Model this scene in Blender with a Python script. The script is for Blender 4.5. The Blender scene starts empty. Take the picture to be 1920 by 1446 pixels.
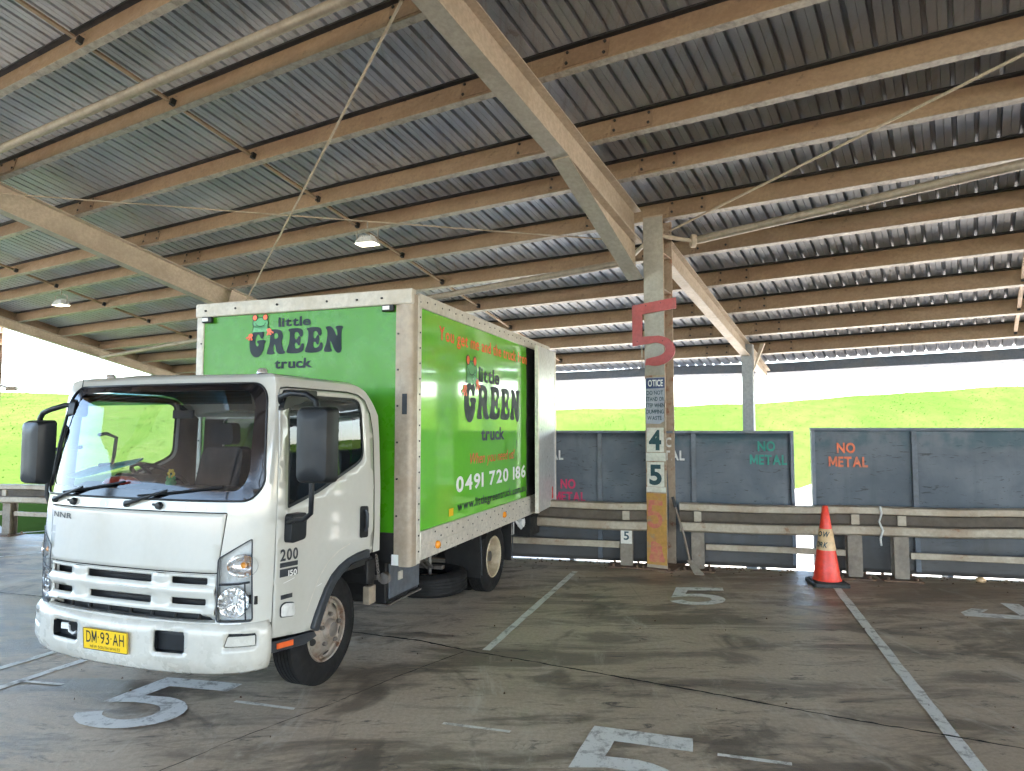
import bpy, bmesh, math, random
import numpy as np
from mathutils import Vector, Matrix
from mathutils.geometry import delaunay_2d_cdt
random.seed(7); rng = np.random.default_rng(7)
S = bpy.context.scene
COL = S.collection
R = math.radians

# ------------------------------------------------------------------ camera, sky, sun, exposure
cd = bpy.data.cameras.new('camera'); cam = bpy.data.objects.new('camera', cd); COL.objects.link(cam)
cd.sensor_fit = 'HORIZONTAL'; cd.sensor_width = 36.0; cd.lens = 36.0 * 1241 / 1920
cam.location = (0, 0, 1.83); cam.rotation_euler = (R(90 + 3.55), 0, 0)
cd.clip_start = 0.05; cd.clip_end = 3000
S.camera = cam
SUN_AZ, SUN_EL = 112.0, 58.0
w = bpy.data.worlds.new('World'); S.world = w; w.use_nodes = True
nt = w.node_tree; bg = nt.nodes['Background']
sky = nt.nodes.new('ShaderNodeTexSky'); sky.sky_type = 'NISHITA'; sky.sun_disc = False
sky.sun_elevation = R(SUN_EL); sky.sun_rotation = R(SUN_AZ); sky.dust_density = 2.0; sky.air_density = 1.0
nt.links.new(sky.outputs[0], bg.inputs[0]); bg.inputs[1].default_value = 0.15
sd = bpy.data.lights.new('sun', 'SUN'); sd.energy = 2.8; sd.angle = R(0.5); sd.color = (1, .95, .87)
sun = bpy.data.objects.new('sun', sd); COL.objects.link(sun)
dirv = Vector((math.sin(R(SUN_AZ)) * math.cos(R(SUN_EL)), math.cos(R(SUN_AZ)) * math.cos(R(SUN_EL)), math.sin(R(SUN_EL))))
sun.rotation_euler = dirv.to_track_quat('Z', 'Y').to_euler()
S.view_settings.view_transform = 'Standard'; S.view_settings.look = 'None'
S.view_settings.exposure = 3.82; S.view_settings.gamma = 1.0
S.render.engine = 'CYCLES'
S.cycles.use_denoising = True
S.cycles.max_bounces = 7; S.cycles.diffuse_bounces = 4; S.cycles.glossy_bounces = 4
S.cycles.use_adaptive_sampling = True; S.cycles.adaptive_threshold = .03
S.cycles.transparent_max_bounces = 12; S.cycles.sample_clamp_indirect = 6
S.cycles.caustics_reflective = False; S.cycles.caustics_refractive = False

# ------------------------------------------------------------------ materials
def _mix(nt, fac, a, b):
    m = nt.nodes.new('ShaderNodeMix'); m.data_type = 'RGBA'
    for sock, v in ((m.inputs[0], fac), (m.inputs[6], a), (m.inputs[7], b)):
        if hasattr(v, 'is_output') or hasattr(v, 'links'): nt.links.new(v, sock)
        elif sock.type == 'VALUE': sock.default_value = v
        else: sock.default_value = (*v, 1) if len(v) == 3 else v
    return m.outputs[2]
def _coord(nt, scale=(1, 1, 1), rot=0.0, kind='Object'):
    tc = nt.nodes.new('ShaderNodeTexCoord'); mp = nt.nodes.new('ShaderNodeMapping')
    mp.inputs['Scale'].default_value = scale; mp.inputs['Rotation'].default_value = (0, 0, rot)
    nt.links.new(tc.outputs[kind], mp.inputs[0]); return mp.outputs[0]
def _noise(nt, vec, scale, detail=5, rough=.6, dist=0.0):
    n = nt.nodes.new('ShaderNodeTexNoise'); n.inputs['Scale'].default_value = scale
    n.inputs['Detail'].default_value = detail; n.inputs['Roughness'].default_value = rough
    n.inputs['Distortion'].default_value = dist
    nt.links.new(vec, n.inputs['Vector']); return n.outputs[0]
def _ramp(nt, v, lo, hi, a=0.0, b=1.0):
    r = nt.nodes.new('ShaderNodeMapRange'); r.interpolation_type = 'SMOOTHSTEP'
    nt.links.new(v, r.inputs[0])
    for i, x in zip((1, 2, 3, 4), (lo, hi, a, b)): r.inputs[i].default_value = x
    return r.outputs[0]
def _math(nt, op, a, b=0.0):
    m = nt.nodes.new('ShaderNodeMath'); m.operation = op
    for i, v in enumerate((a, b)):
        if hasattr(v, 'links'): nt.links.new(v, m.inputs[i])
        else: m.inputs[i].default_value = v
    return m.outputs[0]
def _bump(nt, b, h, strength, dist):
    n = nt.nodes.new('ShaderNodeBump'); n.inputs['Strength'].default_value = strength
    n.inputs['Distance'].default_value = dist
    nt.links.new(h, n.inputs['Height']); nt.links.new(n.outputs[0], b.inputs['Normal'])
def _new(name):
    m = bpy.data.materials.new(name); m.use_nodes = True
    return m, m.node_tree, m.node_tree.nodes['Principled BSDF']
def mat(name, col, rough=.6, metal=0.0, dirt=None, dscale=3.0, damt=.5, stretch=(1, 1, 1), bump=0.0, bscale=40,
        coat=0.0, spots=None, sscale=8, slo=.6, shi=.7, spec=.5, fine=.12):
    m, nt, b = _new(name)
    v = _coord(nt, stretch)
    c = col
    if fine:
        n = _noise(nt, _coord(nt), 22, 6)
        c = _mix(nt, _ramp(nt, n, .3, .7), tuple(x * (1 - fine) for x in col), tuple(min(1, x * (1 + fine)) for x in col))
    if dirt:
        n = _noise(nt, v, dscale, 7, .65, .3)
        c = _mix(nt, _ramp(nt, n, .42, .75, 0, damt), c, dirt)
    if spots:
        n = _noise(nt, v, sscale, 8, .7)
        c = _mix(nt, _ramp(nt, n, slo, shi), c, spots)
    if isinstance(c, tuple): b.inputs['Base Color'].default_value = (*c, 1)
    else: nt.links.new(c, b.inputs['Base Color'])
    rn = _ramp(nt, _noise(nt, v, 6, 6), .3, .7, max(.02, rough * .8), min(1, rough * 1.2))
    nt.links.new(rn, b.inputs['Roughness'])
    b.inputs['Metallic'].default_value = metal; b.inputs['Coat Weight'].default_value = coat
    b.inputs['Coat Roughness'].default_value = .05
    b.inputs['Specular IOR Level'].default_value = spec
    if bump: _bump(nt, b, _noise(nt, v, bscale, 5), bump, .01)
    return m
def glass(name, tint, tr=1.0, rough=.02, ior=1.5):
    m = bpy.data.materials.new(name); m.use_nodes = True; nt = m.node_tree
    for n in list(nt.nodes): nt.nodes.remove(n)
    out = nt.nodes.new('ShaderNodeOutputMaterial'); mx = nt.nodes.new('ShaderNodeMixShader')
    t = nt.nodes.new('ShaderNodeBsdfTransparent'); t.inputs[0].default_value = (*tint, 1)
    g = nt.nodes.new('ShaderNodeBsdfGlossy'); g.inputs['Roughness'].default_value = rough
    fr = nt.nodes.new('ShaderNodeFresnel'); fr.inputs[0].default_value = ior
    geo = nt.nodes.new('ShaderNodeNewGeometry'); rel = _math(nt, 'MULTIPLY', fr.outputs[0], tr)
    nt.links.new(rel, mx.inputs[0]); nt.links.new(t.outputs[0], mx.inputs[1]); nt.links.new(g.outputs[0], mx.inputs[2])
    nt.links.new(mx.outputs[0], out.inputs[0]); return m
def emit(name, col, s):
    m, nt, b = _new(name); b.inputs['Base Color'].default_value = (*col, 1)
    b.inputs['Emission Color'].default_value = (*col, 1); b.inputs['Emission Strength'].default_value = s; return m

def concrete():
    m, nt, b = _new('stained_concrete')
    o = _coord(nt); st = _coord(nt, (1.0, .35, 1), R(19)); st2 = _coord(nt, (.45, 1.6, 1), R(-14))
    big = _noise(nt, o, .45, 5, .55); mid = _noise(nt, st2, 1.5, 8, .68, .6); fine = _noise(nt, o, 30, 8, .75)
    scuff = _noise(nt, st2, 5.5, 8, .78, .9); grit = _noise(nt, o, 140, 3, .7)
    c = _mix(nt, _ramp(nt, big, .35, .65), (.54, .425, .315), (.64, .53, .41))
    c = _mix(nt, _ramp(nt, fine, .3, .7, 0, .45), c, (.27, .21, .15))
    c = _mix(nt, _ramp(nt, mid, .45, .60, 0, .8), c, (.15, .115, .085))
    c = _mix(nt, _ramp(nt, scuff, .55, .66, 0, .8), c, (.045, .042, .038))
    pale = _noise(nt, st, 2.3, 9, .72, .5)
    c = _mix(nt, _ramp(nt, pale, .54, .70, 0, .7), c, (.66, .59, .49))
    # rusty soil tracked in along the barrier on the right
    sep = nt.nodes.new('ShaderNodeSeparateXYZ'); tc = nt.nodes.new('ShaderNodeTexCoord')
    nt.links.new(tc.outputs['Object'], sep.inputs[0])
    d = _math(nt, 'ADD', _math(nt, 'MULTIPLY', sep.outputs[0], .35), sep.outputs[1])
    d = _math(nt, 'ADD', d, _math(nt, 'MULTIPLY', big, 3.0))
    rusty = _math(nt, 'MULTIPLY', _ramp(nt, d, 8.6, 11.2, 0, .75), _ramp(nt, sep.outputs[0], .2, 2.0))
    c = _mix(nt, _math(nt, 'MULTIPLY', rusty, _ramp(nt, _noise(nt, st2, 3, 7, .7), .3, .6)), c, (.22, .125, .08))
    oil = _noise(nt, o, .85, 6, .62, 1.2)
    c = _mix(nt, _ramp(nt, oil, .56, .66, 0, .7), c, (.11, .088, .068))
    marks = _noise(nt, _coord(nt, (9, .5, 1), R(25)), 1.2, 5, .6, .35)
    c = _mix(nt, _ramp(nt, marks, .66, .76, 0, .5), c, (.10, .09, .08))
    spot = _noise(nt, o, 3.2, 6, .6, .3)
    c = _mix(nt, _ramp(nt, spot, .70, .76, 0, .5), c, (.2, .10, .06))
    c = _mix(nt, _ramp(nt, grit, .66, .74, 0, .7), c, (.05, .045, .04))
    nt.links.new(c, b.inputs['Base Color'])
    nt.links.new(_ramp(nt, mid, .3, .7, .64, .40), b.inputs['Roughness'])
    b.inputs['Specular IOR Level'].default_value = .45
    h = _math(nt, 'ADD', _math(nt, 'MULTIPLY', fine, .9), _math(nt, 'MULTIPLY', scuff, .6))
    _bump(nt, b, h, .35, .012)
    return m
def paint_floor(name, col):
    m, nt, b = _new(name)
    o = _coord(nt); n = _noise(nt, o, 9, 9, .75, .4); n2 = _noise(nt, o, 60, 5, .7)
    c = _mix(nt, _ramp(nt, n, .49, .64, 0, .8), col, (.32, .29, .25))
    c = _mix(nt, _ramp(nt, n2, .58, .7, 0, .6), c, (.25, .225, .19))
    nt.links.new(c, b.inputs['Base Color']); b.inputs['Roughness'].default_value = .7
    return m
def steel_wall():
    m, nt, b = _new('push_wall_steel')
    o = _coord(nt); n = _noise(nt, o, 1.6, 6, .6, .4); vs = _noise(nt, _coord(nt, (3, 3, .35)), 1.5, 7, .65)
    sc = _noise(nt, _coord(nt, (.8, .8, 3.5)), 5, 6, .65, 1.8)
    c = _mix(nt, _ramp(nt, n, .35, .65), (.066, .079, .097), (.105, .118, .136))
    c = _mix(nt, _ramp(nt, vs, .52, .72, 0, .5), c, (.045, .06, .07))
    c = _mix(nt, _ramp(nt, sc, .60, .645, 0, .8), c, (.02, .02, .022))
    sep = nt.nodes.new('ShaderNodeSeparateXYZ'); tc = nt.nodes.new('ShaderNodeTexCoord')
    nt.links.new(tc.outputs['Object'], sep.inputs[0])
    low = _math(nt, 'ADD', sep.outputs[2], _math(nt, 'MULTIPLY', vs, -.5))
    c = _mix(nt, _ramp(nt, low, -.1, .5, .75, 0), c, (.06, .05, .042))
    band = _math(nt, 'MULTIPLY', _ramp(nt, sep.outputs[2], 1.5, 1.62), _ramp(nt, _noise(nt, o, 2.2, 5), .45, .6, 0, .7))
    c = _mix(nt, band, c, (.03, .07, .085))
    nt.links.new(c, b.inputs['Base Color']); b.inputs['Roughness'].default_value = .55
    b.inputs['Metallic'].default_value = .2
    _bump(nt, b, _noise(nt, o, 2.2, 3), .4, .03)
    return m
def grass_mat(name, blade=False):
    m, nt, b = _new(name)
    o = _coord(nt, kind='Object')
    n1 = _noise(nt, o, .12, 4, .6); n2 = _noise(nt, o, .9, 6, .65); n3 = _noise(nt, o, 7, 5, .7)
    c = _mix(nt, _ramp(nt, n1, .4, .62), (.039, .069, .013), (.053, .077, .018))
    c = _mix(nt, _ramp(nt, n2, .42, .66, 0, .5), c, (.030, .060, .011))
    c = _mix(nt, _ramp(nt, n3, .52, .7, 0, .12), c, (.066, .084, .022))
    nt.links.new(c, b.inputs['Base Color']); b.inputs['Roughness'].default_value = .9
    b.inputs['Specular IOR Level'].default_value = 0
    if not blade: _bump(nt, b, n2, .35, .12)
    else:
        cx = nt.nodes.new('ShaderNodeCombineXYZ'); cx.inputs[2].default_value = 1.0; cx.inputs[1].default_value = -.25
        nt.links.new(cx.outputs[0], b.inputs['Normal'])
    return m
def roof_steel():
    m, nt, b = _new('roof_sheet_steel')
    o = _coord(nt); n = _noise(nt, o, .35, 5, .6); st = _noise(nt, _coord(nt, (5, .25, 1)), 2.5, 7, .7)
    fine = _noise(nt, o, 60, 4, .7)
    c = _mix(nt, _ramp(nt, n, .35, .65), (.43, .445, .475), (.55, .565, .59))
    c = _mix(nt, _ramp(nt, st, .5, .72, 0, .6), c, (.36, .29, .23))
    c = _mix(nt, _ramp(nt, fine, .5, .7, 0, .25), c, (.15, .14, .13))
    # ceiling shade painted in: sheets turn darker and browner to the right
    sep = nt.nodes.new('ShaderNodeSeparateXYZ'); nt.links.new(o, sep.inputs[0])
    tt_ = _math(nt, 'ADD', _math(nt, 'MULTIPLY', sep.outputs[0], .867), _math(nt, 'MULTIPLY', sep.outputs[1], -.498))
    wn = nt.nodes.new('ShaderNodeTexWhiteNoise'); wn.noise_dimensions = '1D'
    nt.links.new(_math(nt, 'FLOOR', _math(nt, 'MULTIPLY', tt_, 1 / .78)), wn.inputs['W'])
    c = _mix(nt, _ramp(nt, wn.outputs[0], .35, 1, 0, .38), c, (.33, .325, .33)); c = _mix(nt, _ramp(nt, wn.outputs[0], .25, 0, 0, .35), c, (.44, .50, .62))
    # rust bleeding round the screw rows along the purlins
    pn = _noise(nt, _coord(nt, (4, 4, 4)), 1.1, 6, .7); c = _mix(nt, _ramp(nt, pn, .60, .72, 0, .55), c, (.26, .17, .11))
    c = _mix(nt, _ramp(nt, _math(nt, 'ADD', tt_, _math(nt, 'MULTIPLY', n, 1.5)), -1.5, 2.5, 0, .6), c, (.11, .097, .088))  # painted shade over the bays on the right
    nt.links.new(c, b.inputs['Base Color']); b.inputs['Roughness'].default_value = .45; b.inputs['Metallic'].default_value = .25
    return m
M = dict(
    concrete=concrete(), line=paint_floor('line_paint', (.84, .82, .77)), crack=mat('joint_filler', (.025, .023, .021), .9),
    wall=steel_wall(), wallstiff=mat('stiffener_steel', (.11, .125, .148), .55, .2, (.07, .06, .05), 4, .6),
    grass=grass_mat('hill_grass'), blade=grass_mat('grass_blades', True),
    gravel=mat('pale_gravel', (.42, .39, .34), .9, dirt=(.33, .29, .24), dscale=.8, damt=.7, bump=.6, bscale=12),
    earth=mat('bare_earth', (.30, .25, .19), .95, dirt=(.16, .2, .06), dscale=.25, damt=.8),
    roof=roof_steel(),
    purlin=mat('weathered_purlin', (.31, .215, .14), .6, .1, (.24, .155, .10), 1.4, .8, (1, 1, 1.5), spots=(.17, .115, .08), sscale=5),
    purlinlap=mat('lap_steel', (.26, .175, .115), .6, .1, (.17, .11, .075), 3, .7), lip=mat('galvanised_lip', (.38, .345, .295), .5, .2, (.16, .14, .12), 9, .9, bump=.4, bscale=60),
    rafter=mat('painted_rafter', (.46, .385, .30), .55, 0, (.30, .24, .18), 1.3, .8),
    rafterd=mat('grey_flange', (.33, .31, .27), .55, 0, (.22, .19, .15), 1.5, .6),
    colm=mat('column_paint', (.37, .29, .215), .6, 0, (.26, .2, .15), 2.5, .6, spots=(.26, .12, .07), sscale=6, slo=.53, shi=.66),
    rearpost=mat('rear_post_paint', (.30, .31, .32), .6), gutter=mat('gutter_blue', (.12, .14, .18), .5, .1, (.2, .19, .18), 2, .6),
    galv=mat('galvanised_rail', (.36, .305, .235), .55, .25, (.22, .145, .09), 2.2, .7, (1, 1, 1), spots=(.24, .13, .07), sscale=6, slo=.6, shi=.72),
    grime=mat('grimy_steel', (.10, .078, .058), .8, 0, (.08, .06, .05), 5, .7), post=mat('guard_post_steel', (.22, .185, .145), .65, .2, (.14, .11, .09), 5, .8, spots=(.2, .1, .06), sscale=9),
    rust=mat('rusty_plate', (.16, .095, .06), .85, 0, (.07, .05, .04), 8, .7),
    pipe=mat('grimy_pipe', (.30, .255, .20), .55, .2, (.17, .13, .10), 4, .7), rod=mat('brace_rod', (.40, .33, .25), .6, .2), dark=mat('dark_steel', (.03, .03, .032), .6, .2),
    white=mat('cab_white_paint', (.53, .53, .495), .18, 0, (.45, .43, .38), 1.6, .5, (1, 1, .5), bump=0, coat=.6, fine=.015),
    bumperw=mat('bumper_white_paint', (.54, .53, .485), .28, 0, (.34, .31, .26), 2.0, .6, coat=.4, fine=.02),
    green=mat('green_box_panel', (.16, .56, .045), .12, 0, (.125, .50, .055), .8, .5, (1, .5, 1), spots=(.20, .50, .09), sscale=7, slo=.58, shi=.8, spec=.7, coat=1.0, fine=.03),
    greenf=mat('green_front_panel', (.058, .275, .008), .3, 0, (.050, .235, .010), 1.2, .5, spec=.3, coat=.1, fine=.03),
    alu=mat('aluminium_trim', (.68, .64, .57), .38, .35, (.48, .43, .36), 4, .5, bump=.05),
    cap=mat('beige_trim', (.55, .52, .46), .5, .05, (.44, .38, .29), 3, .6), flap=mat('aluminium_door_sheet', (.60, .61, .61), .34, .45, (.48, .47, .45), 2, .5),
    brown=mat('brown_corner_post', (.40, .335, .265), .5, .1, (.30, .22, .15), 3, .6),
    rub=mat('tyre_rubber', (.0085, .0085, .0095), .8, 0, (.024, .022, .02), 6, .5, spec=.3), plast=mat('black_plastic', (.007, .009, .012), .42, spec=.35),
    plasg=mat('grey_plastic', (.028, .034, .043), .5), frit=mat('black_glass_border', (.006, .006, .008), .08, spec=.6, fine=0),
    rim=mat('rusty_rim', (.33, .29, .25), .55, .35, (.20, .11, .065), 9, .9, spots=(.16, .08, .045), sscale=14, slo=.55, shi=.65),
    rimc=mat('cream_rim', (.56, .47, .33), .5, .1, (.3, .22, .14), 8, .7), hub=mat('steel_hub', (.20, .18, .165), .5, .6),
    chas=mat('chassis_black', (.008, .008, .009), .6, 0, (.025, .02, .017), 5, .5), navy=mat('dark_ink', (.006, .016, .024), .5, spec=.3, fine=0),
    orange=mat('orange_ink', (.85, .14, .03), .35, fine=.03), redink=mat('red_ink', (.80, .06, .03), .3, fine=.03),
    whiteink=mat('white_ink', (.82, .83, .82), .3, fine=0), toady=mat('frog_green', (.06, .36, .10), .3, fine=0),
    amber=mat('amber_lens', (.85, .30, .02), .25, fine=0), yellow=mat('plate_yellow', (.80, .52, .015), .35, fine=.02),
    chrome=mat('chrome', (.86, .86, .86), .14, .75, fine=0), lampgrey=mat('lamp_housing', (.70, .71, .71), .35, .1),
    seat=mat('seat_cloth', (.008, .012, .016), .9), dash=mat('dash_plastic', (.012, .012, .012), .7), lining=mat('cab_lining', (.010, .010, .010), .8),
    glass=glass('windscreen_glass', (.54, .62, .66), 1.25), glassd=glass('door_glass', (.45, .52, .55), 1.3), lens=glass('lamp_lens', (.95, .96, .96), .8),
    sunband=glass('tinted_sun_band', (.10, .24, .30), 1.6),
    conered=mat('cone_orange', (.80, .05, .025), .42, 0, (.5, .05, .03), 4, .3), conewhite=mat('cone_sleeve', (.66, .44, .24), .5), conebase=mat('cone_rubber', (.02, .02, .02), .7),
    redsign=mat('red_sign_paint', (.38, .075, .075), .6, 0, (.25, .07, .07), 5, .8), signwhite=mat('sign_white', (.62, .60, .54), .5, 0, (.42, .36, .28), 5, .7),
    noticeblue=mat('notice_plate', (.38, .40, .47), .5, 0, (.20, .22, .30), 5, .8), signink=mat('sign_ink', (.012, .05, .065), .5), signblue=mat('notice_blue', (.03, .05, .16), .4, 0, (.18, .18, .22), 6, .5),
    ochre=mat('ochre_paint', (.45, .24, .05), .65, 0, (.40, .17, .09), 5, .85, spots=(.30, .22, .13), sscale=9, slo=.55, shi=.66),
    pinkpaint=mat('faded_red_paint', (.50, .14, .10), .7, 0, (.5, .28, .1), 12, .9),
    stgreen=mat('stencil_green', (.015, .22, .17), .6, 0, (.06, .11, .12), 14, .5), storange=mat('stencil_orange', (.72, .17, .07), .6, 0, (.2, .13, .12), 14, .7),
    stmag=mat('stencil_crimson', (.50, .02, .09), .6, 0, (.2, .05, .09), 14, .5), stwhite=mat('stencil_white', (.58, .58, .56), .6),
    wood=mat('grey_wood', (.22, .17, .13), .8), teal=mat('teal_paper', (.30, .58, .55), .7), leaf=mat('dry_leaf', (.10, .045, .02), .9),
    lampglow=emit('lamp_glow', (1, .88, .6), 1.2),
)

# ------------------------------------------------------------------ mesh helpers
class MB:
    def __init__(s, org=(0, 0, 0)):
        s.v = []; s.f = []; s.m = []; s.o = Vector(org)
    def add(s, verts, faces, mi=0):
        b = len(s.v); s.v += [Vector(p) - s.o for p in verts]; s.f += [tuple(i + b for i in f) for f in faces]; s.m += [mi] * len(faces); return s
    def box(s, a, b, mi=0, T=None):
        x0, y0, z0 = a; x1, y1, z1 = b
        p = [(x0, y0, z0), (x1, y0, z0), (x1, y1, z0), (x0, y1, z0), (x0, y0, z1), (x1, y0, z1), (x1, y1, z1), (x0, y1, z1)]
        if T: p = [T(*q) for q in p]
        return s.add(p, [(0, 3, 2, 1), (4, 5, 6, 7), (0, 1, 5, 4), (1, 2, 6, 5), (2, 3, 7, 6), (3, 0, 4, 7)], mi)
    def tube(s, pts, r, n=10, mi=0, cap=True):
        pts = [Vector(p) for p in pts]; rr = r if isinstance(r, (list, tuple)) else [r] * len(pts)
        rings = []; up = None
        for i, p in enumerate(pts):
            d = (pts[min(i + 1, len(pts) - 1)] - pts[max(i - 1, 0)]).normalized()
            if up is None:
                up = Vector((0, 0, 1)) if abs(d.z) < .9 else Vector((1, 0, 0))
            a = d.cross(up).normalized(); up = a.cross(d).normalized()
            rings.append([p + (a * math.cos(t) + up * math.sin(t)) * rr[i] for t in [2 * math.pi * k / n for k in range(n)]])
        vs = [q for g in rings for q in g]; fs = []
        for i in range(len(rings) - 1):
            for k in range(n):
                k2 = (k + 1) % n; fs.append((i * n + k, i * n + k2, (i + 1) * n + k2, (i + 1) * n + k))
        if cap: fs += [tuple(range(n))[::-1], tuple((len(rings) - 1) * n + k for k in range(n))]
        return s.add(vs, fs, mi)
    def lathe(s, prof, c, axis='x', n=32, mi=0, closed=False):   # prof: (radius, along)
        c = Vector(c); vs = []; fs = []
        for r, a in prof:
            for k in range(n):
                t = 2 * math.pi * k / n; p, q = r * math.cos(t), r * math.sin(t)
                vs.append(c + (Vector((a, p, q)) if axis == 'x' else Vector((p, q, a)) if axis == 'z' else Vector((q, a, p))))
        m = len(prof)
        for i in range(m if closed else m - 1):
            j = (i + 1) % m
            for k in range(n):
                k2 = (k + 1) % n; fs.append((i * n + k, i * n + k2, j * n + k2, j * n + k))
        return s.add(vs, fs, mi)
    def prism(s, poly, f0, f1, mi=0):   # polygon mapped by f0 and f1
        n = len(poly); vs = [f0(*p) for p in poly] + [f1(*p) for p in poly]
        tri = tess(poly)
        fs = [t for t in tri] + [tuple(i + n for i in t[::-1]) for t in tri] + [(i, (i + 1) % n, (i + 1) % n + n, i + n) for i in range(n)]
        return s.add(vs, fs, mi)
    def build(s, name, mats, parent=None, smooth=None, bevel=0.0, solid=0.0):
        us = sorted({i for f in s.f for i in f})
        if len(us) < len(s.v):
            mp = {a: b for b, a in enumerate(us)}; s.v = [s.v[i] for i in us]; s.f = [tuple(mp[i] for i in f) for f in s.f]
        me = bpy.data.meshes.new(name); me.from_pydata([tuple(v) for v in s.v], [], s.f); 
        mats = mats if isinstance(mats, (list, tuple)) else [mats]
        for k in mats: me.materials.append(M[k])
        if len(mats) > 1: me.polygons.foreach_set('material_index', s.m)
        bm = bmesh.new(); bm.from_mesh(me); bmesh.ops.recalc_face_normals(bm, faces=bm.faces); bm.to_mesh(me); bm.free()
        if smooth is not None:
            me.shade_smooth(); me.set_sharp_from_angle(angle=R(smooth))
        me.update()
        o = bpy.data.objects.new(name, me); COL.objects.link(o)
        if parent is not None: o.parent = parent
        if bevel:
            md = o.modifiers.new('edge', 'BEVEL'); md.width = bevel; md.segments = 2; md.limit_method = 'ANGLE'; md.angle_limit = R(40)
        if solid:
            md = o.modifiers.new('shell', 'SOLIDIFY'); md.thickness = solid; md.offset = -1
        return o
def tess(poly):
    from mathutils.geometry import tessellate_polygon
    return [tuple(t) for t in tessellate_polygon([[Vector((p[0], p[1], 0)) for p in poly]])]
def pip(poly, x, y):
    c = False; n = len(poly); j = n - 1
    for i in range(n):
        xi, yi = poly[i]; xj, yj = poly[j]
        if (yi > y) != (yj > y) and x < (xj - xi) * (y - yi) / (yj - yi) + xi: c = not c
        j = i
    return c
def dense(poly, step):
    out = []
    for i, p in enumerate(poly):
        q = poly[(i + 1) % len(poly)]; L = math.dist(p, q); n = max(1, int(math.ceil(L / step)))
        out += [(p[0] + (q[0] - p[0]) * k / n, p[1] + (q[1] - p[1]) * k / n) for k in range(n)]
    return out
def rounded(poly, r, n=5):
    out = []; m = len(poly); rs = r if isinstance(r, (list, tuple)) else [r] * m
    for i in range(m):
        p = Vector(poly[i]); a = Vector(poly[i - 1]); b = Vector(poly[(i + 1) % m]); rad = rs[i]
        if rad <= 0: out.append(tuple(p)); continue
        da, db = (a - p), (b - p); t = min(rad, da.length * .48, db.length * .48)
        s0 = p + da.normalized() * t; s1 = p + db.normalized() * t
        for k in range(n + 1):
            u = k / n; q = s0 * (1 - u) ** 2 + p * 2 * u * (1 - u) + s1 * u * u; out.append((q.x, q.y))
    return out
def panel(mb, outline, holes, f, step=.05, mi=0):
    outline = dense(outline, step); holes = [dense(h, step) for h in holes]
    vs = []; es = []
    for lp in [outline] + holes:
        b = len(vs); vs += lp; es += [(b + i, b + (i + 1) % len(lp)) for i in range(len(lp))]
    xs = [p[0] for p in outline]; ys = [p[1] for p in outline]
    nx = int((max(xs) - min(xs)) / step) + 1; ny = int((max(ys) - min(ys)) / step) + 1
    B = np.array(vs)
    for i in range(nx):
        for j in range(ny):
            x = min(xs) + (i + .5) * step; y = min(ys) + (j + .5) * step
            if pip(outline, x, y) and not any(pip(h, x, y) for h in holes):
                if np.min((B[:, 0] - x) ** 2 + (B[:, 1] - y) ** 2) > (step * .45) ** 2: vs.append((x, y))
    r = delaunay_2d_cdt([Vector(p) for p in vs], es, [], 0, 1e-6)
    ov, of = r[0], r[2]; fs = []
    for t in of:
        cx = sum(ov[i].x for i in t) / 3; cy = sum(ov[i].y for i in t) / 3
        if pip(outline, cx, cy) and not any(pip(h, cx, cy) for h in holes): fs.append(tuple(t))
    mb.add([f(p.x, p.y) for p in ov], fs, mi); return mb
def empty(name, loc, rz=0.0, label=None, cat=None, group=None):
    o = bpy.data.objects.new(name, None); COL.objects.link(o); o.location = loc; o.rotation_euler = (0, 0, rz); o.empty_display_size = .1
    if label: tag(o, label, cat, group)
    return o
def tag(o, label, cat, group=None):
    o['label'] = label; o['category'] = cat
    if group: o['group'] = group
    return o
def copy_tree(o, parent=None):
    c = o.copy(); COL.objects.link(c)
    if parent is not None: c.parent = parent
    for ch in [x for x in bpy.data.objects if x.parent == o]: copy_tree(ch, c)
    return c

# ------------------------------------------------------------------ lettering
_glyphs = {}
def glyph(ch, bold):
    k = (ch, bold)
    if k not in _glyphs:
        c = bpy.data.curves.new('g', 'FONT'); c.body = ch; c.size = 1; c.offset = bold; c.resolution_u = 4; c.fill_mode = 'FRONT'
        o = bpy.data.objects.new('g', c); COL.objects.link(o)
        me = bpy.data.meshes.new_from_object(o.evaluated_get(bpy.context.evaluated_depsgraph_get()))
        vs = [(v.co.x, v.co.y) for v in me.vertices]; fs = [tuple(p.vertices) for p in me.polygons]
        bpy.data.objects.remove(o); bpy.data.curves.remove(c); bpy.data.meshes.remove(me)
        _glyphs[k] = (vs, fs)
    return _glyphs[k]
def chaikin(p, n=2):
    for _ in range(n):
        q = []
        for i in range(len(p)):
            a, b = p[i], p[(i + 1) % len(p)]
            q += [(a[0] * .75 + b[0] * .25, a[1] * .75 + b[1] * .25), (a[0] * .25 + b[0] * .75, a[1] * .25 + b[1] * .75)]
        p = q
    return p
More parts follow.
